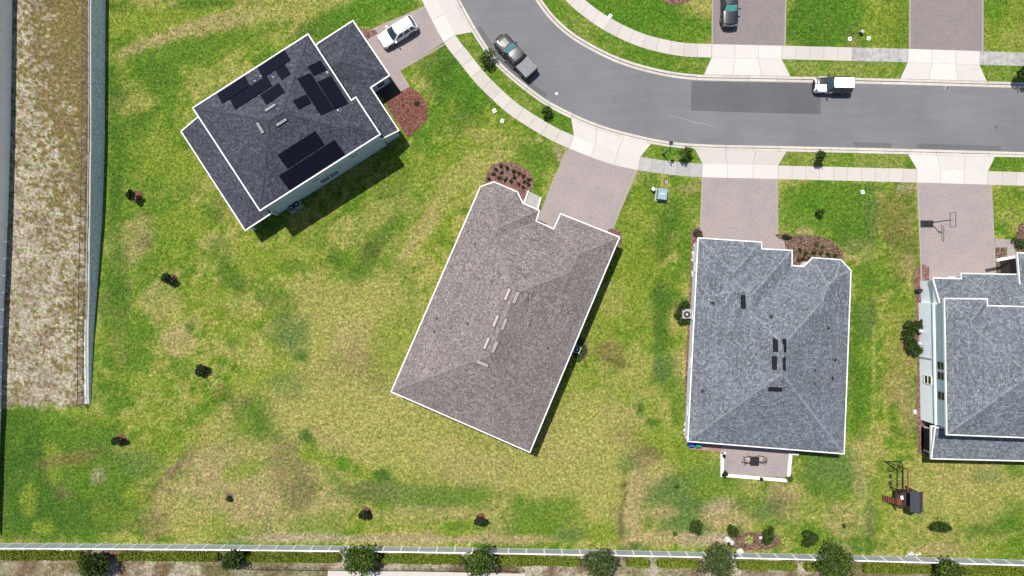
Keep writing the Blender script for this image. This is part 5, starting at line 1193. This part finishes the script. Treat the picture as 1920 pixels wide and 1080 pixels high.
# lamp post
p = P(1244, 290); t_ = root('lamp_post', 'black street lamp post with square lantern on the verge', 'street lamp', p)
m = MB(); m.lathe((0,0,0), [(.16,-.05),(.16,.12),(.09,.3),(.06,.5)], 12); m.build('base', M['black_metal'], t_)
m = MB(); m.tube([(0,0,.4),(0,0,3.55)], [.06,.05], 10); m.build('pole', M['black_metal'], t_)
m = MB(); m.obox((0,0,3.45), (.05,.42,3.62), .06, .06); m.build('arm', M['black_metal'], t_)
m = MB(); m.box((.06,.6,3.62), (.42,.42,.1)); m.box((.06,.6,3.71), (.34,.34,.08), top=.6); hd = m.build('lantern', M['black_metal'], t_)
m = MB(); m.box((.06,.6,3.555), (.3,.3,.03)); m.build('lens', M['lamp_glass'], hd)
# transformer cabinet and pedestal
p = P(1239, 366); t_ = root('transformer_box', 'square pale blue-topped utility transformer box on the lawn', 'utility box', p, math.radians(-6))
m = MB(); m.box((0,0,.42), (1.02,1.16,.84)); b_ = m.build('cabinet', M['util_side'], t_)
m = MB(); m.box((0,.02,.88), (1.12,1.3,.09), top=.96); m.build('lid', M['util_top'], t_); m = MB(); m.box((0,0,.02), (1.35,1.5,.1)); m.build('pad', M['conc_grey'], t_)
m = MB(); m.box((0,.05,.929), (.5,.09,.008)); m.build('warning_label', M['wall_blue'], t_)
p = P(1223, 356); t_ = root('cable_pedestal', 'small pale green cable pedestal left of the transformer box', 'utility box', p)
m = MB(); m.box((0,0,.3), (.34,.34,.62)); m.build('body', M['util_side'], t_); m = MB(); m.lathe((0,0,.6), [(.27,0),(.27,.1),(.14,.16)], 4); m.build('cap', M['wall_grey'], t_)
# meter and valve covers
def cover(label, px, py, s_=.42, rz=0, dark=True, top='white_pl'):
    p = P(px, py); t_ = root('meter_cover', label, 'utility cover', p, rz, 'utility covers set in the lawns'); m = MB(); s = s_*.8; m.box((0,0,.02), (s,s*1.15,.05)); m.build('frame', M[top], t_)
    m = MB(); m.box((0,0,.047), (s*.36,s*.42,.01)); m.build('lid', M['black_trim'], t_)
cover('upper of two white meter covers in the lawn left of the curved sidewalk', 927, 207.5, .5, .5); cover('lower of two white meter covers in the lawn left of the curved sidewalk', 941.5, 226.5, .5, -.3)
cover('pale meter cover beside the curved sidewalk across the street', 1144, 30, .5, -.5); cover('left of two white meter covers in the lawn between the top driveways', 1593.5, 73, .5, .3); cover('right of two white meter covers in the lawn between the top driveways', 1628.5, 72, .5, -.3)
cover('white meter cover in the front lawn of the light grey roof house', 1617.5, 360, .5, .2); cover('grey valve cover just above the transformer box', 1249.5, 341.5, .38, 0, True, 'ac')
p = P(1613, 62); t_ = root('pipe_stub', 'dark capped pipe stub between the white meter covers', 'pipe', p); m = MB(); m.tube([(0,0,-.02),(0,0,.5)], .16, 12); m.build('pipe', M['black_trim'], t_); m = MB(); m.lathe((0,0,.5), [(.22,0),(.2,.1),(.06,.14)], 12); m.build('cap', M['ac'], t_)
# manhole etc.
p = P(1152, 187, RZ); m = MB(); m.lathe((p.x,p.y,RZ), [(.37,-.02),(.37,.012),(.33,.014)], 20); thing_mesh('manhole_cover', m, M['manhole'], 'round manhole cover in the middle of the road bend', 'manhole')
p = P(1043.5, 175.5, RZ); m = MB(); m.lathe((p.x,p.y,RZ), [(.16,-.02),(.16,.014),(.1,.016)], 12); thing_mesh('survey_disc', m, M['flat_pale'], 'small white disc on the road near the pickup', 'road marker')
m = MB(); q = [P(1253,217,RZ), P(1280,222,RZ), P(1300,229,RZ), P(1322,233,RZ), P(1340,238,RZ)]
for a, b in zip(q[:-1], q[1:]): m.obox((a.x,a.y,RZ+.004), (b.x,b.y,RZ+.004), .045, .004)
o = m.build('road_scuff', M['paint_white']); tag(o, kind='structure')
m = MB()
for i in range(14):
    p = P(1776+random.gauss(0,3.5), 166+random.gauss(0,3), RZ); m.box((p.x,p.y,RZ+.004), (random.uniform(.05,.22),random.uniform(.05,.2),.006), random.uniform(0,3))
o = m.build('concrete_spill', M['paint_white']); tag(o, kind='structure')
p = P(1868, 238, RZ); m = MB(); m.lathe((p.x,p.y,RZ), [(.2,-.02),(.2,.012),(.15,.014)], 14); thing_mesh('valve_cover', m, M['patch'], 'dark valve cover in the road near the right edge', 'manhole')
# air conditioners
def ac(label, px, py, rz=0, s=.85, h=.8):
    p = P(px, py); t_ = root('air_conditioner', label, 'air conditioner', p, rz); m = MB(); m.box((0,0,.04), (s+.25,s+.25,.1)); m.build('pad', M['conc_grey'], t_)
    m = MB(); m.box((0,0,.09+h/2), (s,s,h)); m.build('case', M['ac'], t_)
    for k in range(5): m = MB(); m.box((0,0,.2+k*h*.18), (s+.02,s+.02,.02)); m.build('louvre', M['ac'], t_)
    m = MB(); m.lathe((0,0,.09+h), [(s*.42,0),(s*.42,.02),(s*.2,.03)], 16); m.build('fan_grille', M['black_trim'], t_); m = MB(); m.lathe((0,0,.12+h), [(s*.13,0),(s*.12,.03)], 10); m.build('fan_hub', M['white_pl'], t_)
ac('grey air conditioner among shrubs left of the light grey roof house', 1284.5, 589, 0, .95); ac('grey air conditioner among shrubs right of the taupe roof house', 1081, 654, -.4, .8)
ac('left of two pale air conditioners by the shaded wall of the teal house', 550, 391, .55, .8, .6); ac('right of two pale air conditioners by the shaded wall of the teal house', 559, 384.5, .55, .8, .6)
for i, (x, y, lab) in enumerate(((1719,620,'upper'),(1717,643,'lower'))):
    p = P(x, y); t_ = root('water_tank', lab+' of two white round tanks behind the shrubs of the pale blue house', 'tank', p); m = MB(); m.lathe((0,0,0), [(.25,0),(.27,.1),(.27,.8),(.22,.92),(.1,.98)], 16); m.build('tank', M['ac'], t_); m = MB(); m.lathe((0,0,.97), [(.12,0),(.1,.06)], 10); m.build('cap', M['flat_pale'], t_)
# bicycle-like hose reel by the pale blue house
p = P(1719, 545); t_ = root('hose_reel', 'black hose reel beside the front corner of the pale blue house', 'hose reel', p, .3)
m = MB()
for k in range(3): m.tube([(.34*math.cos(a), -.1+.09*k, .42+.34*math.sin(a)) for a in np.linspace(0, 2*math.pi, 17)], .05, 6, False)
m.build('hose', M['black_trim'], t_); m = MB(); m.obox((-.3,-.2,0), (0,-.2,.45), .04, .04); m.obox((.3,-.2,0), (0,-.2,.45), .04, .04); m.obox((-.3,.2,0), (0,.2,.45), .04, .04); m.obox((.3,.2,0), (0,.2,.45), .04, .04); m.obox((0,-.2,.45),(0,.2,.45),.05,.05); m.build('stand', M['black_metal'], t_)
p = P(1714, 772); m = MB(); m.box((p.x,p.y,.12), (.45,.55,.26), .1, .9); thing_mesh('stepping_block', m, M['rock'], 'white block beside the left wall of the pale blue house', 'block')
p = P(352, 222); t_ = root('plastic_tub', 'small bright blue plastic tub at the left corner of the teal house', 'tub', p); p_ = None
m = MB(); m.lathe((0,0,0), [(.3,0),(.4,.35),(.42,.5),(.36,.5),(.3,.1)], 14); m.build('tub', M['blue_item'], t_); m = MB(); m.lathe((0,0,.44), [(.46,0),(.46,.05),(.4,.07)], 14); m.build('rim', M['blue_item'], t_)
t_.location = P(371, 232)
# wheelie bins
def wbin(label, px, py, mat, rz):
    p = P(px, py); t_ = root('wheelie_bin', label, 'bin', p, rz); m = MB(); m.box((0,0,.52), (.55,.6,.95), top=1.12); m.build('body', mat, t_)
    m = MB(); m.box((0,-.02,1.03), (.66,.74,.08), top=.9); m.build('lid', mat, t_)
    for sd in (-1, 1): m = MB(); m.tube([(sd*.27-.03,.3,.13),(sd*.27+.03,.3,.13)], .13, 10); m.build('wheel', M['rubber'], t_)
    m = MB(); m.tube([(-.25,.4,1.0),(.25,.4,1.0)], .02, 6); m.build('handle', M['black_trim'], t_)
wbin('blue wheelie bin at the bottom left corner of the light grey roof house', 1293, 828.5, M['bin_blue'], .0); wbin('green wheelie bin beside the blue bin at the light grey roof house', 1306, 829, M['bin_green'], 0)
# patio behind the grey house
flat('patio', [(1352,820),(1488,826),(1482,895),(1352,888)], .10, M['paver'], .14)
flat('brick_path', [(1290,829),(1358,833),(1357,848),(1293,842)], .05, M['brick_red'], .1)
pw_ = root('patio_wall', 'white low border wall round the back patio of the light grey roof house', 'wall', P(1418, 890), world=True)
for a, b, w in (((1353,847),(1353,893),.36),((1352,889.5),(1475,900),.36),((1481,849),(1477,893),.36),((1350.5,848),(1360,848.5),.2),((1481,849.5),(1496,851),.22)):
    A, B = P(*a), P(*b); m = MB(); m.obox((A.x,A.y,.12), (B.x,B.y,.12), w, .34); m.build('wall_section', M['flat_pale'], pw_)
p = P(1411, 861); t_ = root('patio_table', 'square black patio table between two beige chairs', 'table', p+Vector((0,0,.1)), math.radians(-2))
m = MB(); m.box((0,0,.68), (.98,.98,.05)); m.box((0,0,.645), (.86,.86,.03)); m.build('table_top', M['black_metal'], t_)
for sx in (-1, 1):
    for sy in (-1, 1): m = MB(); m.obox((sx*.4,sy*.4,0), (sx*.42,sy*.42,.63), .05, .05); m.build('leg', M['black_metal'], t_)
def pchair(label, px, py, rz):
    p = P(px, py)+Vector((0,0,.1)); t_ = root('patio_chair', label, 'chair', p, rz)
    m = MB(); m.box((0,0,.42), (.56,.54,.1), top=.95); m.build('seat_cushion', M['cushion'], t_); m = MB(); m.obox((-.3,0,.45), (-.46,0,.95), .52, .07, (0,1,0)); m.build('backrest', M['cushion'], t_)
    for sy in (-1, 1):
        m = MB(); m.tube([(.3,sy*.33,.62),(.05,sy*.36,.66),(-.28,sy*.34,.62),(-.45,sy*.3,.95)], .035, 6); m.build('arm', M['black_metal'], t_)
        for sx in (-1, 1): m = MB(); m.tube([(sx*.27,sy*.32,.0),(sx*.26,sy*.33,.62)], .025, 6); m.build('leg', M['black_metal'], t_)
    m = MB(); m.tube([(-.45,-.3,.95),(-.47,0,.99),(-.45,.3,.95)], .03, 6); m.build('top_rail', M['black_metal'], t_)
pchair('beige cushioned patio chair left of the black table', 1398, 859.5, R(12)); pchair('beige cushioned patio chair right of the black table', 1424, 858.5, R(168))
for i, (x, y, lf, lab) in enumerate(((1355,853,None,'dark lantern on the upper left end of the white patio wall'),(1425,896,None,'dark lantern on the lower white patio wall'))):
    p = P(x, y); t_ = root('patio_lantern', lab, 'lantern', p+Vector((0,0,.29))); m = MB(); m.box((0,0,.03), (.3,.3,.06)); m.build('base', M['black_metal'], t_); m = MB(); m.box((0,0,.22), (.24,.24,.34)); m.build('glass_case', M['dark_screen'], t_); m = MB(); m.box((0,0,.43), (.32,.32,.1), top=.3); m.build('cap', M['black_metal'], t_)
shrub('patio_plant', 'spiky dark plant at the lower left corner of the patio', 1358, 888, .4, .75, 160, .14, 'leaf_black', 'plant', seed=211); shrub('patio_plant', 'green plant outside the lower right corner of the patio', 1479, 896, .5, .5, 220, .12, 'leaf_mid', 'plant', seed=212)
# white rocks along the left wall of the grey house
rk = random.Random(5)
for i in range(26):
    y = rk.choice((rk.uniform(455,560), rk.uniform(455,545), rk.uniform(790,826))); x = float(np.interp(y, [450,560,830], [1302,1298,1285]))+rk.uniform(-3,3); p = P(x, y); bm = bmesh.new(); bmesh.ops.create_icosphere(bm, subdivisions=1, radius=rk.uniform(.12,.3))
    for v in bm.verts: v.co *= rk.uniform(.75, 1.15); v.co.z *= .6
    V = [(v.co.x+p.x, v.co.y+p.y, v.co.z+.08) for v in bm.verts]; bm.verts.index_update(); F = [tuple(v.index for v in f_.verts) for f_ in bm.faces]; bm.free()
    tag(mk('rock', V, F, M['rock'], None), 'white rock in the narrow bed along the left wall of the light grey roof house', 'rock', 'white rocks along the left wall of the light grey roof house')
for i, (x, y, s_, lab) in enumerate(((1364,1011,.42,'largest pale boulder at the left end of the agave bed'),(1371,1017,.35,'pale boulder nearest the fence left of the first agave'),(1387,1034,.45,'long white boulder leaning at the foot of the fence'),(1426,1008,.22,'small pale stone between the agaves'),(1302,981,.25,'small white stone beside the round dark shrub left of the agave bed'))):
    p = P(x, y); bm = bmesh.new(); bmesh.ops.create_icosphere(bm, subdivisions=2, radius=s_)
    for v in bm.verts: v.co *= rk.uniform(.85, 1.1); v.co.z *= .55
    V = [(v.co.x+p.x, v.co.y+p.y, v.co.z+s_*.2) for v in bm.verts]; F = [tuple(v.index for v in f_.verts) for f_ in bm.faces]; bm.free(); tag(mk('boulder', V, F, M['rock']), lab, 'rock')
for i in range(9):
    p = P(1711+rk.uniform(-14,14), 1040+rk.uniform(-3,2)); bm = bmesh.new(); bmesh.ops.create_icosphere(bm, subdivisions=1, radius=rk.uniform(.15,.3))
    for v in bm.verts: v.co *= rk.uniform(.75, 1.15)
    V = [(v.co.x+p.x, v.co.y+p.y, v.co.z*.5+.06) for v in bm.verts]; F = [tuple(v.index for v in f_.verts) for f_ in bm.faces]; bm.free(); tag(mk('rock', V, F, M['rock']), 'white rock heaped against the back fence below the playset', 'rock', 'white rocks against the back fence')
# basketball hoop
p = P(1737, 419.5); t_ = root('basketball_hoop', 'portable black basketball hoop on the pink driveway of the pale blue house', 'basketball hoop', p+Vector((0,0,.015)))
m = MB(); m.box((0,0,.09), (1.4,.8,.18), top=.93); m.build('base', M['black_trim'], t_); m = MB(); m.box((-.25,0,.2), (.6,.5,.06), top=.8); m.build('ballast_cap', M['black_metal'], t_)
m = MB(); m.tube([(.45,.1,.15),(.62,.12,1.6),(.66,.12,3.15)], .055, 8); m.build('pole', M['black_metal'], t_)
m = MB(); m.obox((-.45,.2,.2), (.56,.12,1.2), .04, .04); m.obox((-.45,-.2,.2), (.56,.1,1.2), .04, .04); m.build('brace', M['black_metal'], t_)
m = MB(); m.obox((.66,.12,3.0), (1.0,.12,3.2), .06, .06); m.obox((.66,.12,2.6), (1.0,.12,2.85), .06, .06); m.build('arm', M['black_metal'], t_)
bb = MB()
for a, b in (((1.03,-.68,2.75),(1.03,.92,2.75)),((1.03,-.68,3.75),(1.03,.92,3.75)),((1.03,-.68,2.75),(1.03,-.68,3.75)),((1.03,.92,2.75),(1.03,.92,3.75))): bb.obox(a, b, .045, .045)
b_ = bb.build('backboard', M['black_trim'], t_); mk('acrylic_sheet', [(1.02,-.66,2.78),(1.02,.90,2.78),(1.02,.90,3.72),(1.02,-.66,3.72)], [(0,1,2,3)], M['acrylic'], b_)
m = MB(); m.tube([(1.32+.23*math.cos(a), .12+.23*math.sin(a), 3.02) for a in np.linspace(0, 2*math.pi, 17)], .012, 5, False); m.build('rim', M['orange'], t_)
# playset
p = P(1683, 926); t_ = root('playset', 'wooden backyard playset with dark gable roof, swings and orange climbing ladder', 'playset', p, scale=.9)
for sx in (-1.0, 1.0):
    for sy in (-1.0, 1.0): m = MB(); m.box((sx,sy,1.5), (.12,.12,3.0)); m.build('post', M['wood_brown'], t_)
for k in range(10): m = MB(); m.box((-1.0+.22*k,0,1.45), (.2,2.1,.05)); m.build('deck_board', M['wood_brown'], t_)
for sy in (-1.03, 1.03):
    for zz_ in (1.75, 2.15): m = MB(); m.box((0,sy,zz_), (2.0,.05,.12)); m.build('rail_board', M['wood_brown'], t_)
V = [(.0,-1.3,3.0),(1.45,-1.3,3.0),(1.45,1.15,3.0),(.0,1.15,3.0),(.72,-1.45,3.65),(.72,1.3,3.65)]
for nm, q in (('roof_slope', [(-.1,-1.35,2.95),(-.1,1.2,2.95),(.72,1.3,3.6),(.72,-1.45,3.6)]), ('roof_slope', [(1.5,-1.35,2.95),(1.5,1.2,2.95),(.72,1.3,3.6),(.72,-1.45,3.6)])):
    VV = [Vector(v) for v in q]; mk(nm, VV+[v+Vector((0,0,.05)) for v in VV], BOXF, M['play_roof'], t_)
m = MB(); m.box((1.45,.55,2.5), (.4,.5,.4)); m.build('dormer', M['util_top'], t_)
m = MB(); m.obox((-2.0,-.55,.05), (-.95,-.55,1.45), .75, .06, (0,0,1)); rmp = m.build('climbing_ramp', M['wood_brown'], t_)
for k in range(6):
    c = Vector((-2.0,-.55,.12)).lerp(Vector((-.95,-.55,1.5)), (k+.5)/6); m = MB(); m.box(c, (.13,.74,.09)); m.build('tread', M['orange'], rmp)
for k in range(3): m = MB(); m.box((-.8+.2*k,-.55,1.5), (.14,.9,.05)); m.build('orange_deck_board', M['orange'], t_)
m = MB(); m.box((-.35,.0,1.62), (.34,.5,.06), .2); m.build('panel_sign', M['white_pl'], t_)
m = MB(); m.obox((-.75,1.0,2.55), (-.75,4.1,2.55), .12, .14); m.build('swing_beam', M['black_metal'], t_)
for x0 in (-1.9, .4): m = MB(); m.obox((x0,4.35,0), (-.75,4.05,2.55), .1, .1); m.build('frame_leg', M['black_metal'], t_)
m = MB(); m.obox((-1.7,4.3,.35), (.2,4.3,.35), .08, .08); m.build('cross_bar', M['black_metal'], t_)
m = MB(); m.obox((.0,.95,2.35), (.0,3.75,2.35), .11, .11); m.build('ladder_rail', M['orange'], t_); m = MB(); m.obox((.0,3.75,0), (.0,3.75,2.4), .1, .1); m.build('ladder_post', M['orange'], t_)
for k in range(9): m = MB(); m.tube([(-.72,1.2+.29*k,2.42),(0,1.2+.29*k,2.36)], .02, 5); m.build('rung', M['wood_brown'], t_)
for y0 in (1.55, 2.45):
    m = MB(); m.box((-1.15,y0,.5), (.22,.5,.05)); sw_ = m.build('swing_seat', M['black_trim'], t_)
    for e in (-.22, .22): m = MB(); m.tube([(-1.15,y0+e,.5),(-.75,y0+e,2.5)], .012, 5); m.build('chain', M['black_metal'], sw_)
m = MB(); m.tube([(-1.1+.38*math.cos(a), 3.45+.38*math.sin(a), .6) for a in np.linspace(0, 2*math.pi, 21)], .04, 6, False)
for a in range(6): m.tube([(-1.1-.37*math.cos(a*.52), 3.45-.37*math.sin(a*.52), .6), (-1.1+.37*math.cos(a*.52), 3.45+.37*math.sin(a*.52), .6)], .008, 4)
ts = m.build('web_swing', M['black_metal'], t_)
for a in range(4): m = MB(); m.tube([(-1.1+.38*math.cos(a*1.57), 3.45+.38*math.sin(a*1.57), .6), (-.75,3.45,2.5)], .01, 4); m.build('rope', M['black_metal'], ts)
